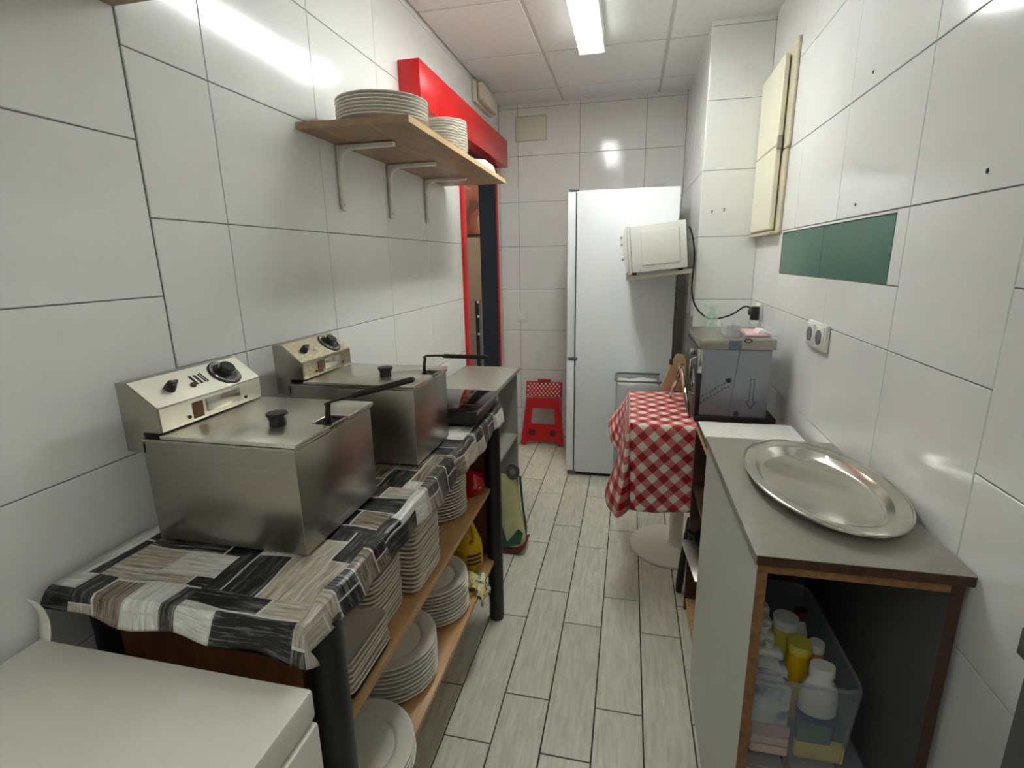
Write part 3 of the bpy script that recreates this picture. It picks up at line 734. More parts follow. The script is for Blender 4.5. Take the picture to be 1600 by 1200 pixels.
# carrier pouch standing on the floor by the table leg
t = thing('soil_pouch', 'yellow and green plastic pouch with grey carry handle on the floor', 'bag', (-.565, 2.31, 0))
bm = bmesh.new(); g = []
for i in range(15):
    a = i / 14; z = .002 + .40 * a; th = .055 * (1 - a) ** .7 + .006; hw = .085 - .03 * a + .006 * math.sin(a * 9)
    ring = []
    for q in range(24):
        an = 2 * PI * q / 24; ring.append(bm.verts.new((-.565 + hw * math.copysign(abs(math.cos(an)) ** .8, math.cos(an)) + .01 * math.sin(a * 5), 2.31 + th * math.sin(an), z)))
    g.append(ring)
for a, b in zip(g, g[1:]):
    for q in range(24): bm.faces.new([a[q], a[(q + 1) % 24], b[(q + 1) % 24], b[q]])
bm.faces.new(g[0][::-1]); bm.faces.new(g[-1])
bd = obj('pouch', bm, 'pouch', t)
obj('green_panel', prism(bmesh.new(), [(-.645, .004), (-.49, .06), (-.475, .12), (-.50, .14), (-.56, .06), (-.60, .22), (-.64, .26)], 1, 2.246, 2.254, .001), 'green2', t)
obj('side_seam', tube(bmesh.new(), [(-.478, 2.31, .03), (-.472, 2.31, .12), (-.488, 2.31, .24), (-.50, 2.31, .40)], .006, 8), 'green2', t)
obj('base_fold', prism(bmesh.new(), [(-.65, .001), (-.50, .001), (-.462, .05), (-.50, .035), (-.65, .03)], 1, 2.24, 2.375, .002), 'maroon', t)
hl = bmesh.new(); lathe(hl, [(.014, -.006), (.034, -.008), (.036, 0), (.034, .008), (.014, .006), (.014, -.006)], 28, (-.535, 2.305, .425), 1, 1.25, axis=1)
obj('carry_handle', hl, 'greyp', t)

# ------------------------------------------------------------------ folded red step stool
t = thing('step_stool', 'folded red plastic step stool leaning against the back wall', 'stool', (-.638, 3.8, 0), rot=(-.22, 0, 0))
C0 = Matrix.Translation((-.638, 3.8, 0)) @ Matrix.Rotation(-.22, 4, 'X')
def loc_obj(name, bm, m, p): return obj(name, bm, m, p, world=False)
outer = [(-.172, 0), (-.128, 0), (-.122, .035), (.122, .035), (.128, 0), (.172, 0), (.138, .385), (-.138, .385)]
lp = bmesh.new()
# leg plate with window, built from strips round the opening
wx0, wx1, wz0, wz1 = -.098, .098, .175, .30
def trap(z): return .172 - .034 * z / .385
for poly in ([(-.172, 0), (-.128, 0), (-.122, .035), (-.122, wz0), (-trap(wz0), wz0)], [(.172, 0), (trap(wz0), wz0), (.122, wz0), (.122, .035), (.128, 0)],
             [(-.122, .035), (.122, .035), (.122, wz0), (-.122, wz0)], [(-trap(wz0), wz0), (wx0, wz0), (wx0 + .012, wz1), (-trap(wz1), wz1)],
             [(trap(wz0), wz0), (trap(wz1), wz1), (wx1 - .012, wz1), (wx1, wz0)], [(-trap(wz1), wz1), (trap(wz1), wz1), (trap(.385), .385), (-trap(.385), .385)]):
    prism(lp, poly, 1, 0, .02)
loc_obj('leg_panel', lp, 'redp', t)
for s in (-1, 1): loc_obj('rear_leg', box(s * .132 - .012, s * .132 + .012, .03, .045, .03, .37, .004), 'redp', t)
loc_obj('rear_crossbar', box(-.12, .12, .03, .045, .31, .37, .004), 'redp', t)
for s in (-1, 1):
    loc_obj('side_rail', prism(bmesh.new(), [(s * .172, .005), (s * .146, .005), (s * .118, .385), (s * .138, .385)], 1, -.008, .0, .002), 'redp', t)
    loc_obj('round_foot', lathe(bmesh.new(), [(0, 0), (.026, 0), (.026, .003), (.019, .004), (.017, .002), (0, .002)], 24, (s * .085, -.004, .105), axis=1), 'maroon', t)
dk = loc_obj('deck', box(-.143, .143, -.005, .035, .392, .515, .006), 'redp', t)
pat = bmesh.new()
for i in range(17):
    for j in range(6):
        x = -.125 + .250 * i / 16; z = .405 + .092 * j / 5
        if (i + j) % 2 == 0: bm_box(pat, x - .006, x + .006, -.0075, -.005, z - .006, z + .006)
pt_ = loc_obj('grip_studs', pat, 'cream', dk); pt_['kind'] = 'stuff'
loc_obj('handle_slot', box(-.05, .05, -.007, .036, .492, .512, .004), 'maroon', dk)
loc_obj('handle_bar', box(-.052, .052, .002, .028, .515, .535, .004), 'redp', dk)

# ------------------------------------------------------------------ fridge
FX0, FX1, FY0, FY1 = -.328, .272, 3.28, 3.86
t = thing('fridge', 'tall white fridge freezer turned side-on at the end of the aisle', 'fridge', (-.05, 3.55, 0))
obj('body', box(FX0, FX1, FY0, FY1, .025, 1.85, .004), 'white', t)
for nme, a, b in (('freezer_door', .03, .812), ('fridge_door', .82, 1.848)):
    d = obj(nme, box(-.385, FX0 - .008, FY0 + .002, FY1 - .002, a, b, .006), 'white', t)
    obj('handle_recess', box(-.3865, -.383, FY1 - .08, FY1 - .03, (.70 if b < 1 else .86), (.79 if b < 1 else .98)), 'greyp', d)
obj('door_seal', box(FX0 - .009, FX0 + .001, FY0 + .012, FY1 - .012, .035, 1.84), 'greyp', t)
for z, h in ((.806, .02), (1.848, .012), (.016, .016)): obj('hinge', box(-.375, -.315, FY0 - .004, FY0 + .03, z, z + h, .002), 'greyp', t)
obj('plinth', box(FX0 + .01, FX1 - .01, FY0 + .02, FY1 - .02, 0, .026), 'blackm', t)

# ------------------------------------------------------------------ microwave on wall brackets
tilt = -math.atan2(.029, .29)
t = thing('microwave', 'white microwave on a sagging wall bracket in front of the fridge', 'microwave', (-.005, 2.86, 1.356), rot=(0, tilt, 0))
mw = loc_obj('body', box(.02, .302, 0, .40, .012, .252, .006), 'mw', t)
loc_obj('front_flange', box(.004, .019, -.002, .402, .008, .256, .004), 'mw', t)
em = bmesh.new(); bm_box(em, .072, .268, -.007, .001, .044, .222, .0065, 3); loc_obj('pressed_panel', em, 'mw', mw)
door = bmesh.new()
prism(door, [(.003, .006), (.003, .254), (-.008, .24), (-.017, .20), (-.022, .13), (-.017, .06), (-.008, .02)], 1, .005, .395, .002)
dr = loc_obj('door', door, 'whitep', t)
for z in (.21, .175, .095):
    loc_obj('control_knob', lathe(bmesh.new(), [(0, 0), (.014, 0), (.012, .012), (0, .012)], 20, (-.033, .05, z), axis=0), 'whitep', dr)
for x in (.06, .16): loc_obj('screw', cyl((x, -.003, .022), .004, .004, 1, 10), 'creamedge', mw)
for x in (.03, .27):
    for y in (.04, .36): loc_obj('foot', cyl((x, y, 0), .012, .013, 2, 12), 'rubber', t)
br = thing('microwave_bracket', 'pair of white folding wall arms holding up the microwave', 'bracket', (PX, 3.06, 1.3))
for y in (2.985, 3.17):
    arm = bmesh.new()
    p0 = Vector((PX - .004, y, 1.384)); p1 = Vector((-.01, y, 1.346))
    prism(arm, [(PX - .003, 1.388), (PX - .003, 1.366), (-.01, 1.328), (-.01, 1.348)], 1, y - .011, y + .011, .002)
    a_ = obj('arm', arm, 'bracket', br)
    obj('wall_plate', box(PX - .012, PX - .0005, y - .012, y + .012, 1.13, 1.364, .002), 'bracket', br)
    obj('end_stop', box(-.02, -.0105, y - .011, y + .011, 1.326, 1.366, .002), 'creamedge', a_)
# power cord to the wall socket
SY, SZ = 2.72, 1.18; SX = rwx(SY)
t = thing('power_cord', 'black microwave power cord drooping to a plug in the right wall', 'cord', (SX - .04, SY, SZ))
obj('cable', tube(bmesh.new(), spline([(.296, 2.93, 1.605), (.315, 2.925, 1.55), (.33, 2.92, 1.45), (.328, 2.92, 1.28), (.352, 2.915, 1.19), (.405, 2.90, 1.135), (.455, 2.88, 1.128), (.52, 2.83, 1.155), (.565, 2.77, 1.20), (.583, 2.735, 1.20), (.588, 2.722, 1.185)], 8), .0042, 10), 'rubber', t)
obj('plug', lathe(bmesh.new(), [(0, 0), (.012, 0), (.02, .012), (.021, .034), (.018, .04), (0, .04)], 24, (SX - .058, SY, SZ), axis=0), 'black', t)
obj('plug', box(SX - .055, SX - .018, SY - .048, SY - .022, SZ - .035, SZ + .03, .004), 'black', t)

def socket(label, y, z, n, wdt=.088):
    k = thing('wall_socket', label, 'socket', (rwx(y), y, z - .04), rotz=math.atan2(-1, -RB))
    W = wdt if n == 1 else wdt * 2
    ob = loc_obj('surround', box(-W / 2, W / 2, -.014, -.0005, -.002, .084, .004), 'whitep', k)
    for i in range(n):
        x = (i - (n - 1) / 2) * wdt
        ins = bmesh.new(); bm_box(ins, x - .036, x + .036, -.0185, -.0135, .006, .076, .002)
        f = loc_obj('insert', ins, 'whitep', k)
        loc_obj('well', lathe(bmesh.new(), [(0, 0), (.021, 0), (.021, .002), (.0235, .002), (.0235, -.001), (.0, -.0005)], 28, (x, -.0205, .041), 1, 1, axis=1), 'greyp', f)
    return k
socket('white double wall socket above the oval tray', 1.845, 1.19, 2, .092)
socket('single white wall socket with the black plug beside the column', SY, SZ, 1)

# ------------------------------------------------------------------ yellowed cover boards at the corner of the right wall
t = thing('meter_cupboard', 'yellowed cream cupboard cover on the right wall beside the column', 'cupboard', (.62, 2.72, 1.55))
def rwbox(y0, y1, z0, z1, d0, d1, bev=.002):
    """box standing d0..d1 proud of the right wall"""
    b_ = box(-y1, -y0, -d1, -d0, z0, z1, bev, 1)
    b_.transform(Matrix.Translation((RA, 0, 0)) @ Matrix.Rotation(math.atan2(-1, -RB), 4, 'Z')); return b_
obj('frame_board', rwbox(2.485, 2.955, 1.545, 1.885, .001, .012), 'creamedge', t)
obj('frame_board', rwbox(2.465, 2.955, 1.89, 2.29, .001, .012), 'creamedge', t)
d1 = obj('door', rwbox(2.55, 2.955, 1.562, 1.905, .018, .040, .004), 'creamold', t)
d2 = obj('door', rwbox(2.545, 2.955, 1.908, 2.255, .018, .040, .004), 'creamold', t)
obj('latch', rwbox(2.538, 2.552, 1.89, 1.945, .02, .038), 'steel', d2)
obj('sill', rwbox(2.50, 2.955, 1.538, 1.552, .001, .045), 'creamedge', t)
# old screw holes
for n_, (y, z) in enumerate(((1.11, 1.586), (1.69, 1.919), (1.69, 1.584))):
    lb = ['drill hole in the right wall tile nearest the camera', 'upper drill hole in the right wall above the green tiles', 'drill hole just above the green tiles'][n_]
    o = tag(obj('screw_hole', lathe(bmesh.new(), [(0, 0), (.003, 0), (.0038, .0012), (0, .0016)], 14, (rwx(y) - .0018, y, z), 1, 1.3, axis=0), 'hole'), lb, 'hole')
for n_, (x, z) in enumerate(((.407, 1.681), (.466, 1.688))):
    o = thing('wall_hook', ['small metal hook on the column, left one', 'small metal hook on the column, right one'][n_], 'hook', (x, PY, z))
    obj('stem', cyl((x, PY - .014, z), .003, .014, 1, 10), 'greyp', o); obj('tip', tube(bmesh.new(), [(x, PY - .013, z), (x - .002, PY - .018, z - .006), (x - .003, PY - .018, z - .014)], .003, 8), 'greyp', o)

# ------------------------------------------------------------------ pedestal table with checked cloth
CX0, CX1, CY0, CY1, CZ = .022, .545, 2.015, 2.56, .796
t = thing('pedestal_table', 'small table on a white disc foot under the checked cloth', 'table', (.255, 2.47, 0))
obj('disc_base', lathe(bmesh.new(), [(0, 0), (.205, 0), (.208, .005), (.205, .012), (.10, .020), (.04, .024), (0, .024)], 56, (.255, 2.47, 0)), 'freez', t)
obj('column', lathe(bmesh.new(), [(.048, .02), (.036, .03), (.034, .06), (.034, .765)], 28, (.275, 2.47, 0)), 'freez', t)
obj('tabletop', box(CX0 + .004, CX1, CY0 + .004, CY1, CZ - .03, CZ - .003, .003), 'white', t)
def checked():
    bm = bmesh.new(); uvl = bm.loops.layers.uv.new('UVMap'); c45 = math.cos(PI / 4)
    def quadgrid(P, U, nu, nv):
        g = [[bm.verts.new(P(i / nu, j / nv)) for i in range(nu + 1)] for j in range(nv + 1)]
        for j in range(nv):
            for i in range(nu):
                f = bm.faces.new([g[j][i], g[j][i + 1], g[j + 1][i + 1], g[j + 1][i]])
                for l, (a, b) in zip(f.loops, ((i, j), (i + 1, j), (i + 1, j + 1), (i, j + 1))): l[uvl].uv = U(a / nu, b / nv)
    r45 = lambda x, y: ((x - y) * c45 + 5, (x + y) * c45 + 5)
    W, D = CX1 - CX0, CY1 - CY0
    sag = lambda x, y: .0015 * math.sin(x * 40) * math.sin(y * 33)
    quadgrid(lambda a, b: (CX0 + W * a, CY0 + D * b, CZ + .0015 + sag(W * a, D * b)), lambda a, b: r45(W * a, D * b), 24, 24)
    # front drop
    def front(a, b):
        h = .365 + .01 * math.sin(a * 9) - .02 * (1 - a) * 0
        fold = .010 * math.sin(a * 15 + 1) * b ** 1.5 + .006 * math.exp(-((b - .25) / .06) ** 2) * (1 if a > .12 else 0)
        return (CX0 + W * a + (.012 * b if a < .05 else 0), CY0 - .004 * min(1, b * 12) - .006 * b - max(0, fold) - .002, CZ + .0015 - h * b)
    quadgrid(front, lambda a, b: r45(W * a, -.365 * b), 30, 22)
    # left drop: flares out, lifted towards the back, hanging lower at the near corner
    def left(a, b):      # a from near corner to far corner
        h = .375 - .16 * a - .10 * a * a + .012 * math.sin(a * 20)
        fl = (.060 + .03 * math.sin(a * 8.5 + .6)) * b ** 1.3 - .05 * (1 - min(1, a * 6)) * b * .6
        return (CX0 - .002 - max(0, fl) - .008 * min(1, b * 8), CY0 + D * a - .035 * b * (1 - min(1, a * 4)) * 1.2, CZ + .0015 - h * b)
    quadgrid(left, lambda a, b: (D * a * 1.0 + 3, .375 * b + 3), 28, 18)
    # corner tail joining the two
    def tail(a, b):
        p = Vector(front(0, b)); q = Vector(left(0, b)); m_ = p.lerp(q, a); k = math.sin(a * PI)
        return (m_.x - .012 * k * b, m_.y - .040 * k * b, m_.z - .012 * k * b)
    quadgrid(tail, lambda a, b: (3 + .05 * a * b - .06 * b, .375 * b + 3), 6, 18)
    quadgrid(lambda a, b: (CX1 + .004 + .004 * b, CY0 + D * a, CZ + .0015 - .10 * b), lambda a, b: r45(W + .1 * b, D * a), 12, 4)
    bmesh.ops.remove_doubles(bm, verts=bm.verts[:], dist=.0005)
    return bm
t = thing('checked_cloth', 'red and white checked oilcloth draped over the pedestal table', 'tablecloth', (.28, 2.28, CZ))
o = obj('sheet', checked(), 'check', t); sm = o.modifiers.new('thickness', 'SOLIDIFY'); sm.thickness = .0012

# oven / warmer with protective film
OX0, OX1, OY0_, OY1_, OZB, OZT = .280, .545, 2.10, 2.50, .803, 1.135
t = thing('film_wrapped_oven', 'stainless countertop oven with protective film and arrow print', 'oven', (.41, 2.3, OZB))
obj('base_frame', box(OX0 - .006, OX1 + .035, OY0_ - .012, OY1_, OZB, OZB + .02, .003), 'black', t)
bd = obj('body', box(OX0 + .012, OX1, OY0_, OY1_, OZB + .02, OZT - .04, .003), 'film', t)
obj('lid', box(OX0, OX1 + .012, OY0_ - .006, OY1_, OZT - .039, OZT, .003), 'steel', t)
obj('front_panel', box(OX0 - .004, OX0 + .011, OY0_ + .004, OY1_, OZB + .02, OZT - .04, .002), 'black', t)
obj('front_post', box(OX0 - .006, OX0 + .013, OY0_ - .004, OY0_ + .012, OZB + .02, OZB + .19, .002), 'black', t)
obj('front_post', box(OX0 - .006, OX0 + .013, OY0_ - .004, OY0_ + .012, OZB + .195, OZT - .04, .002), 'steel2', t)
obj('door_handle', tube(bmesh.new(), [(OX0 - .004, OY0_ + .05, OZB + .10), (OX0 - .025, OY0_ + .05, OZB + .11), (OX0 - .025, OY0_ + .05, OZB + .24), (OX0 - .004, OY0_ + .05, OZB + .25)], .005, 10), 'chrome', t)
for z in (.12, .2, .26): obj('knob', cyl((OX0 - .022, OY0_ + .12, OZB + z), .014, .018, 0, 18, .003), 'chrome', t)
FYY = OY0_ - .0008
fx = lambda u: OX0 + .012 + (OX1 - OX0 - .012) * u
fz = lambda v: OZB + .02 + (OZT - .06 - OZB) * v
obj('film_seam', prism(bmesh.new(), [(fx(.44), fz(.01)), (fx(.455), fz(.01)), (fx(.545), fz(.99)), (fx(.53), fz(.99))], 1, FYY, FYY + .001), 'filmblue', bd, smooth=False)
ar = bmesh.new(); ax, az0, az1 = fx(.76), fz(.13), fz(.58)
for poly in ([(ax - .008, az0 + .028), (ax - .006, az0 + .028), (ax - .006, az1), (ax - .008, az1)], [(ax + .006, az0 + .028), (ax + .008, az0 + .028), (ax + .008, az1), (ax + .006, az1)],
             [(ax - .008, az1 - .002), (ax + .008, az1 - .002), (ax + .008, az1), (ax - .008, az1)], [(ax - .018, az0 + .028), (ax - .006, az0 + .028), (ax - .006, az0 + .03), (ax - .018, az0 + .03)],
             [(ax + .006, az0 + .028), (ax + .018, az0 + .028), (ax + .018, az0 + .03), (ax + .006, az0 + .03)], [(ax - .018, az0 + .03), (ax - .0155, az0 + .03), (ax + .001, az0), (ax - .001, az0)],
             [(ax + .018, az0 + .03), (ax + .001, az0), (ax - .001, az0), (ax + .0155, az0 + .03)]):
    prism(ar, poly, 1, FYY, FYY + .001)
obj('arrow_print', ar, 'ink', bd, smooth=False)
pr = bmesh.new(); random.seed(3)
for row, (cu, cv, n_, s) in enumerate(((.02, .20, 9, .0085), (.05, .30, 10, .0055))):
    for i in range(n_):
        x = fx(cu) + i * .0125 * (1 if row == 0 else .9); z = fz(cv) + i * .0088 * (1 if row == 0 else .9)
        for k in range(3):
            ox, oz = random.uniform(-.003, .003), random.uniform(-.004, .004)
            a = random.choice((.6, .6 + PI / 2, 1.3)); c, s_ = math.cos(a) * s * .5, math.sin(a) * s * .5
            prism(pr, [(x + ox - c - .0011, z + oz - s_), (x + ox - c + .0011, z + oz - s_), (x + ox + c + .0011, z + oz + s_), (x + ox + c - .0011, z + oz + s_)], 1, FYY, FYY + .001)
q_ = obj('diagonal_print', pr, 'ink', bd, smooth=False)
for x, z, r in ((fx(.41), fz(.545), .010), (fx(.56), fz(.05), .010)): obj('round_print', cyl((x, FYY, z), r, .001, 1, 20), 'ink', bd)
obj('tape', box(fx(.37), fx(.55), OY0_ - .0075, OY0_ - .006, OZT - .038, OZT - .004), 'filmblue', t)
obj('lid_stamp', lathe(bmesh.new(), [(.010, 0), (.015, 0), (.015, .001), (.010, .001)], 20, (fx(.64), OY0_ - .0075, OZT - .003), 1, .6, axis=1), 'black', t)
# things on the oven
t = thing('clear_box', 'clear plastic box standing on the oven lid', 'box', (.41, 2.2, OZT))
bm = bmesh.new(); zb = OZT + .001
bm_box(bm, .385, .435, 2.16, 2.30, zb, zb + .003); bm_box(bm, .385, .388, 2.16, 2.30, zb, zb + .045); bm_box(bm, .432, .435, 2.16, 2.30, zb, zb + .045); bm_box(bm, .385, .435, 2.16, 2.163, zb, zb + .045); bm_box(bm, .385, .435, 2.297, 2.30, zb, zb + .045)
obj('tray', bm, 'clear', t); obj('rim', box(.382, .438, 2.157, 2.303, zb + .046, zb + .05, .001), 'clear', t)
t = thing('clear_tray', 'wide clear plastic tray with pink cards on the oven lid', 'tray', (.5, 2.25, OZT))
bm = bmesh.new(); bm_box(bm, .442, .572, 2.11, 2.38, zb, zb + .003); bm_box(bm, .442, .445, 2.11, 2.38, zb, zb + .03); bm_box(bm, .569, .572, 2.11, 2.38, zb, zb + .03); bm_box(bm, .442, .572, 2.377, 2.38, zb, zb + .03)
obj('tray', bm, 'clear', t); obj('lip', box(.436, .60, 2.095, 2.11, zb, zb + .003, .001), 'clear', t)
o = tag(obj('pink_card', box(.452, .535, 2.15, 2.33, zb + .0035, zb + .012, .002), 'pink'), 'stack of pink cards in the clear tray on the oven', 'card')
o = tag(obj('paper_napkin', prism(bmesh.new(), [(.50, zb + .0125), (.562, zb + .004), (.566, zb + .008), (.53, zb + .026), (.51, zb + .028)], 1, 2.17, 2.25, .002), 'bwhite'), 'crumpled white napkin in the clear tray on the oven', 'napkin')
o = tag(obj('clear_sheet', prism(bmesh.new(), [(2.47, zb), (2.473, zb), (2.495, zb + .10), (2.492, zb + .10)], 0, .345, .40), clear('green_clear', (190, 220, 196), .35)), 'greenish clear plastic strip leaning at the back of the oven', 'sheet')

# folding chrome stand, cardboard and bin behind the cloth
t = thing('chrome_tongs', 'chrome tongs standing open on the checked cloth beside the oven', 'tongs', (.245, 2.3, CZ))
A_ = (.236, 2.32, .972); zc = CZ + .006
for e_ in ((.204, 2.44, zc), (.262, 2.14, zc)):
    pts = [Vector(A_).lerp(Vector(e_), u) for u in (0, .1, .4, .8, 1)]
    obj('arm', tube(bmesh.new(), pts, [.005, .009, .010, .008, .005], 10), 'steel2', t)
obj('pivot_ring', lathe(bmesh.new(), [(.007, -.005), (.015, -.005), (.016, 0), (.015, .005), (.007, .005), (.007, -.005)], 24, (.237, 2.32, .978), axis=1), 'chrome', t)
o = thing('cardboard_sheet', 'tan cardboard sheet leaning behind the chrome tongs', 'cardboard', (.24, 2.59, CZ))
obj('sheet', prism(bmesh.new(), [(.165, .80), (.285, .80), (.298, .90), (.272, .985), (.238, .99), (.215, .945)], 1, 2.572, 2.58, .002), 'card', o)
obj('tape_tab', box(.205, .222, 2.5695, 2.572, .935, .962, .001), 'darkwood', o)
t = thing('storage_bin', 'cloudy plastic bin with dark rim between the cloth and fridge', 'bin', (.07, 3.14, 0))
bm = bmesh.new()
for a, b, c, d, e, f in ((-.06, -.056, 3.03, 3.25, .01, .73), (.196, .20, 3.03, 3.25, .01, .73), (-.06, .20, 3.03, 3.034, .01, .73), (-.06, .20, 3.246, 3.25, .01, .73), (-.06, .20, 3.03, 3.25, .004, .01)): bm_box(bm, a, b, c, d, e, f)
obj('tub', bm, 'bin', t)
obj('rim', tube(bmesh.new(), [(.205, 3.025, .735), (-.04, 3.025, .735), (-.064, 3.045, .735), (-.064, 3.235, .735), (-.04, 3.255, .735), (.205, 3.255, .735)], .006, 10), 'greyp', t)
o = tag(obj('white_sheet', prism(bmesh.new(), [(-.05, .54), (.19, .54), (.19, .71), (.10, .722), (.02, .705), (-.05, .716)], 1, 3.05, 3.23, .01), 'bwhite'), 'white folded sheet filling the cloudy bin', 'cloth')
o = tag(obj('folded_towel', prism(bmesh.new(), [(-.05, .40), (.19, .40), (.19, .53), (-.05, .535)], 1, 3.05, 3.23, .015), 'clothp'), 'pinkish folded towel low inside the cloudy bin', 'towel')

# ------------------------------------------------------------------ shelf unit with white board
UX0, UX1, UY0, UY1, UZ = .268, .598, 1.60, 1.968, .832
t = thing('shelf_unit', 'dark brown open shelf unit between the cabinet and the checked cloth', 'shelf', (.43, 1.79, 0))
obj('top', box(UX0, UX1, UY0, UY1, UZ - .018, UZ, .001), 'darkwood', t)
obj('edge_band', box(UX0 - .002, UX0 - .0002, UY0, UY1 - .02, UZ - .018, UZ - .002), 'shelfwood', t)
obj('side_panel', box(UX0, UX1, UY1 - .018, UY1 - .0005, .02, UZ - .0185), 'darkwood', t)
obj('side_panel', box(UX0, UX1, UY0 + .0005, UY0 + .018, .02, UZ - .0185), 'darkwood', t)
obj('back_panel', box(UX1 - .012, UX1 - .001, UY0 + .019, UY1 - .019, .02, UZ - .0185), 'darkwood', t)
for z in (.06, .33, .56): obj('shelf', box(UX0 + .004, UX1 - .013, UY0 + .019, UY1 - .019, z, z + .016), 'chip2' if z < .1 else 'darkwood', t)
obj('plinth', box(UX0 + .02, UX1 - .02, UY0 + .02, UY1 - .02, 0.0, .06), 'darkwood', t)
o = thing('white_board', 'white cutting board lying on the brown shelf unit', 'board', (.43, 1.77, UZ))
obj('board', box(UX0 + .006, .596, UY0 + .004, UY1 - .012, UZ + .001, UZ + .011, .003), 'whitep', o)
obj('edge_groove', box(UX0 + .0055, UX0 + .0065, UY0 + .01, UY1 - .02, UZ + .005, UZ + .007), 'greyp', o)
t = thing('frying_pan', 'black frying pan on the brown unit beside the checked cloth', 'pan', (.40, 1.82, .347))
obj('pan', lathe(bmesh.new(), [(0, 0), (.09, 0), (.112, .03), (.116, .032), (.114, .035), (.11, .034), (.088, .005), (0, .005)], 40, (.385, 1.835, .382)), 'blackm', t)
obj('handle', tube(bmesh.new(), [(.29, 1.85, .412), (.265, 1.855, .424), (.245, 1.86, .436)], [.007, .009, .006], 10), 'black', t)
o = tag(obj('baking_sheet', prism(bmesh.new(), [(.236, 1.935), (.56, 1.935), (.56, 1.66), (.258, 1.66)], 2, .3465, .352, .002), 'lidsteel'), 'bare metal baking sheet sticking out under the frying pan', 'tray')
o2 = tag(obj('stacking_ring', lathe(bmesh.new(), [(.07, 0), (.08, 0), (.08, .028), (.07, .028), (.07, 0)], 32, (.385, 1.835, .3535)), 'steel2'), 'metal ring holding the frying pan above the baking sheet', 'ring')
t = thing('black_pole', 'black tapered pole leaning at the foot of the brown shelf unit', 'pole', (.272, 2.09, 0))
obj('shaft', tube(bmesh.new(), [(.262, 2.10, .006), (.264, 2.095, .06), (.272, 2.05, .30), (.276, 2.02, .40)], [.015, .0165, .012, .010], 14), 'black', t)
obj('tip', cyl((.262, 2.101, 0.0), .013, .01, 2, 14), 'rubber', t)

# ------------------------------------------------------------------ cabinet with oval tray
KX0, KX1, KY0, KY1, KZ = .252, .596, .925, 1.575, .912
t = thing('cabinet', 'grey laminate cabinet with open front and bare chipboard edges', 'cabinet', (.42, 1.25, 0))
obj('top', box(KX0 - .006, KX1, KY0 - .008, KY1 + .004, KZ - .020, KZ, .001), 'top', t)
obj('top_edge', box(KX0 - .004, KX1 - .002, KY0 - .0095, KY0 - .0082, KZ - .0195, KZ - .001), 'darkwood', t)
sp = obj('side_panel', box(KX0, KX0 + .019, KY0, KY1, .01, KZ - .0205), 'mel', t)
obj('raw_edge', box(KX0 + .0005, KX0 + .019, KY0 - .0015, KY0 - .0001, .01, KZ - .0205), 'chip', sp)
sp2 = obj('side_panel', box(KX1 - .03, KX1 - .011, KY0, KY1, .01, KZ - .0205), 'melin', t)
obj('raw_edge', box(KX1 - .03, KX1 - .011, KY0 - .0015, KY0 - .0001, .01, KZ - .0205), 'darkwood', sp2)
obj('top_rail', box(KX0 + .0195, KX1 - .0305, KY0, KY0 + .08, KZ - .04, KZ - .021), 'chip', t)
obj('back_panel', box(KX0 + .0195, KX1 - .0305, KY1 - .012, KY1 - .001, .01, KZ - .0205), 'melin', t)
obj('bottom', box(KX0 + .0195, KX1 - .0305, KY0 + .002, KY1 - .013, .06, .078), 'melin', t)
obj('rail', box(KX0 + .0195, KX1 - .0305, KY1 - .06, KY1 - .013, .78, .83), 'darkwood', t)
# oval tray
t = thing('oval_tray', 'large oval stainless serving tray on the cabinet top', 'tray', (.449, 1.243, KZ), rotz=.0)
prof = [(0, .002), (.72, .002), (.76, .006), (.83, .020), (.87, .0215), (.975, .026), (1.0, .024), (1.003, .0215), (.995, .0205), (.97, .0235), (.87, .019), (.83, .0175), (.77, .003), (.73, 0), (0, 0)]
TXR, TYR = .150, .262
bm = lathe(bmesh.new(), prof, 72, (0, 0, .0015), TXR, TYR)
bm.transform(Matrix.Rotation(.06, 4, 'Z')); loc_obj('tray', bm, 'traysteel', t)
bm = bmesh.new()
pts = [(TXR * 1.0 * math.cos(2 * PI * i / 64), TYR * 1.0 * math.sin(2 * PI * i / 64), .0265) for i in range(65)]
tube(bm, pts, .0022, 8); bm.transform(Matrix.Rotation(.06, 4, 'Z')); loc_obj('rolled_rim', bm, 'steel2', t)

# bins inside the cabinet
def clearbin(label, x0, x1, y0, y1, z0, z1):
    k = thing('plastic_bin', label, 'bin', ((x0 + x1) / 2, (y0 + y1) / 2, z0))
    bm = bmesh.new(); e = .012
    lo = [(x0 + e, y0 + e), (x1 - e, y0 + e), (x1 - e, y1 - e), (x0 + e, y1 - e)]; hi = [(x0, y0), (x1, y0), (x1, y1), (x0, y1)]
    a = [bm.verts.new((p[0], p[1], z0)) for p in lo]; b = [bm.verts.new((p[0], p[1], z1)) for p in hi]
    bm.faces.new(a[::-1])
    for i in range(4): bm.faces.new([a[i], a[(i + 1) % 4], b[(i + 1) % 4], b[i]])
    bmesh.ops.bevel(bm, geom=[e_ for e_ in bm.edges], offset=.008, segments=2, affect='EDGES')
    o = obj('tub', bm, 'bin', k); sm = o.modifiers.new('thickness', 'SOLIDIFY'); sm.thickness = .0022
    obj('rim', tube(bmesh.new(), [(x0 + .03, y0, z1), (x1 - .03, y0, z1), (x1 - .008, y0 + .008, z1), (x1, y0 + .03, z1), (x1, y1 - .03, z1), (x1 - .03, y1, z1), (x0 + .03, y1, z1), (x0, y1 - .03, z1), (x0, y0 + .03, z1), (x0 + .008, y0 + .008, z1), (x0 + .03, y0, z1)], .0045, 8), 'bin', k)
    return k
BX0, BX1, BY0, BY1 = .285, .512, 1.02, 1.40
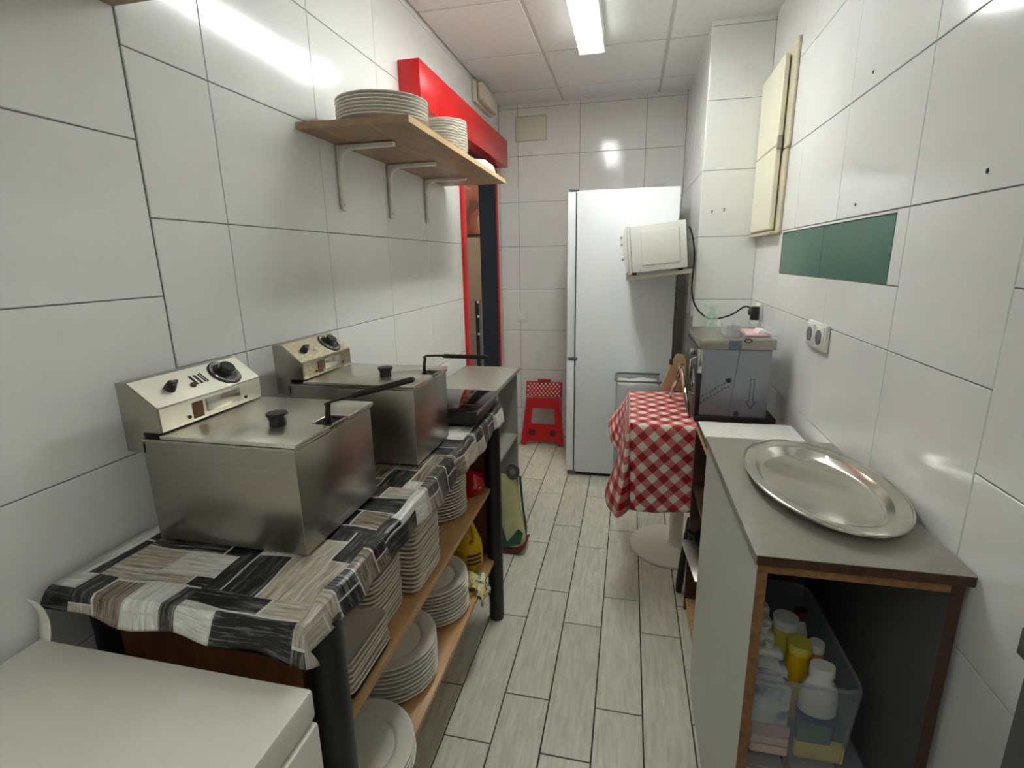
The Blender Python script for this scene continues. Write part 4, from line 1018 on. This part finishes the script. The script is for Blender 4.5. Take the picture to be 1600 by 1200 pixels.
clearbin('upper cloudy plastic bin of bottles inside the cabinet', BX0, BX1, BY0, BY1, .342, .552)
clearbin('lower cloudy plastic bin with a lid inside the cabinet', .283, .545, 1.01, 1.42, .0785, .325)
o = tag(obj('bin_lid', box(.280, .548, 1.005, 1.425, .329, .340, .004), 'bin'), 'flat cloudy lid between the two stacked bins', 'lid')
zb = .3445
def bottle(name, label, x, y, r, h, m, capm=None, sx=1, sy=1, neck=.4, cath='bottle', z=zb):
    k = thing(name, label, cath, (x, y, z))
    obj('body', lathe(bmesh.new(), [(0, 0), (r * .92, 0), (r, .006), (r, h * .62), (r * .9, h * .74), (r * neck, h * .86), (r * neck, h * .9), (0, h * .9)], 24, (x, y, z), sx, sy), m, k)
    obj('cap', lathe(bmesh.new(), [(0, 0), (r * neck * 1.15, 0), (r * neck * 1.1, h * .12), (0, h * .12)], 20, (x, y, z + h * .9), sx, sy), capm or m, k)
    return k
bottle('spray_bottle', 'yellow detergent bottle behind the other yellow one', .420, 1.245, .034, .205, 'yel2', 'bwhite', neck=.8)
bottle('spray_bottle', 'small round yellow bottle in front of the other yellow one', .432, 1.17, .030, .195, 'yel', 'yel2', neck=.8)
bottle('spray_bottle', 'white bottle with dark red cap in the bin', .462, 1.275, .022, .21, 'bwhite', 'maroon', neck=.6)
bottle('spray_bottle', 'orange bottle against the bin wall', .476, 1.19, .022, .185, 'borange', 'bwhite', neck=.7)
kb = bottle('milky_jug', 'large milky jug with blue label near the front of the bin', .456, 1.095, .036, .20, 'bwhite', 'bwhite', 1.1, .8, .6)
obj('label', lathe(bmesh.new(), [(.0368, .01), (.0368, .085)], 24, (.456, 1.095, zb), 1.1, .8), 'bblue', kb)
lab = ['white carton with blue band standing nearest in the bin', 'second white carton from the front of the bin', 'white flat bottle behind the two front cartons', 'middle white flat bottle in the left row of the bin', 'white flat bottle behind the middle one in the bin', 'white flat bottle with grey cap deep in the bin', 'rearmost white flat bottle in the bin']
for i in range(7):
    y = 1.062 + i * .045; h = .17 + .008 * i
    k = thing('carton' if i < 2 else 'flat_bottle', lab[i], 'carton' if i < 2 else 'bottle', (.34, y, zb))
    obj('body', box(.302, .382 + .004 * (i % 3), y - .0185, y + .0185, zb, zb + h, .003 if i < 2 else .010, 3), 'boxblue' if i < 2 else 'bwhite', k)
    if i < 2: obj('flap', box(.303, .371, y - .016, y + .016, zb + h + .0005, zb + h + .003), 'bwhite', k)
    else: obj('cap', cyl((.358, y, zb + h), .010, .018, 2, 16, .002), 'bwhite' if i != 5 else 'greyp', k)
o = tag(obj('sponge', box(.40, .50, 1.036, 1.052, zb, zb + .045, .003), 'sponge_y'), 'yellow sponge pressed against the front of the upper bin', 'sponge')
o = tag(obj('sponge', box(.40, .47, 1.035, 1.050, zb + .0455, zb + .085, .003), 'sponge_g'), 'green sponge above the yellow one in the upper bin', 'sponge')
for i in range(3):
    o = tag(obj('folded_cloth', box(.305, .385, 1.030, 1.041, zb + .001 + i * .026, zb + .025 + i * .026, .004), 'clothp'), ['lowest folded pink cloth at the front of the upper bin', 'middle folded pink cloth at the front of the upper bin', 'top folded pink cloth at the front of the upper bin'][i], 'cloth')
for i, (a, b) in enumerate(((.30, .405), (.42, .525))):
    k = thing('paper_pack', ['left paper pack in the lower bin', 'right paper pack in the lower bin'][i], 'pack', ((a + b) / 2, 1.1, .081))
    obj('pack', box(a, b, 1.04, 1.16, .081, .25, .006), 'clothp', k); obj('band', box(a - .0006, b + .0006, 1.039, 1.161, .14, .17), 'bwhite', k)

# ------------------------------------------------------------------ chest freezer, near left
t = thing('chest_freezer', 'white chest freezer with flat lid in the near left corner', 'freezer', (-.71, .2, 0))
zf = .829
obj('lid', box(-.975, -.443, -.15, .553, zf - .052, zf, .006), 'freez', t)
obj('body', box(-.972, -.439, -.148, .551, .03, zf - .058, .005), 'freez', t)
obj('gasket', box(-.965, -.448, -.14, .545, zf - .058, zf - .0515), 'creamedge', t)
for y in (-.1, .5): obj('foot', cyl((-.48, y, 0), .02, .03, 2, 14), 'rubber', t)
for y in (-.1, .5): obj('foot', cyl((-.93, y, 0), .02, .03, 2, 14), 'rubber', t)

# dark worktop end at the right edge of the picture
t = thing('dark_counter', 'dark grey worktop end with chipped edge at the right picture edge', 'counter', (.56, .3, 0))
obj('worktop', box(.514, .572, -.15, .70, .935, .975, .002), 'melin', t)
sd = obj('side_panel', box(.526, .572, -.14, .695, .03, .934, .001), 'melin', t)
obj('plinth', box(.535, .570, -.13, .68, 0, .03), 'melin', t)
obj('chipped_patch', prism(bmesh.new(), [(.532, .86), (.55, .87), (.571, .85), (.571, .79), (.553, .775), (.543, .80)], 1, .6952, .6965), 'chip2', sd)
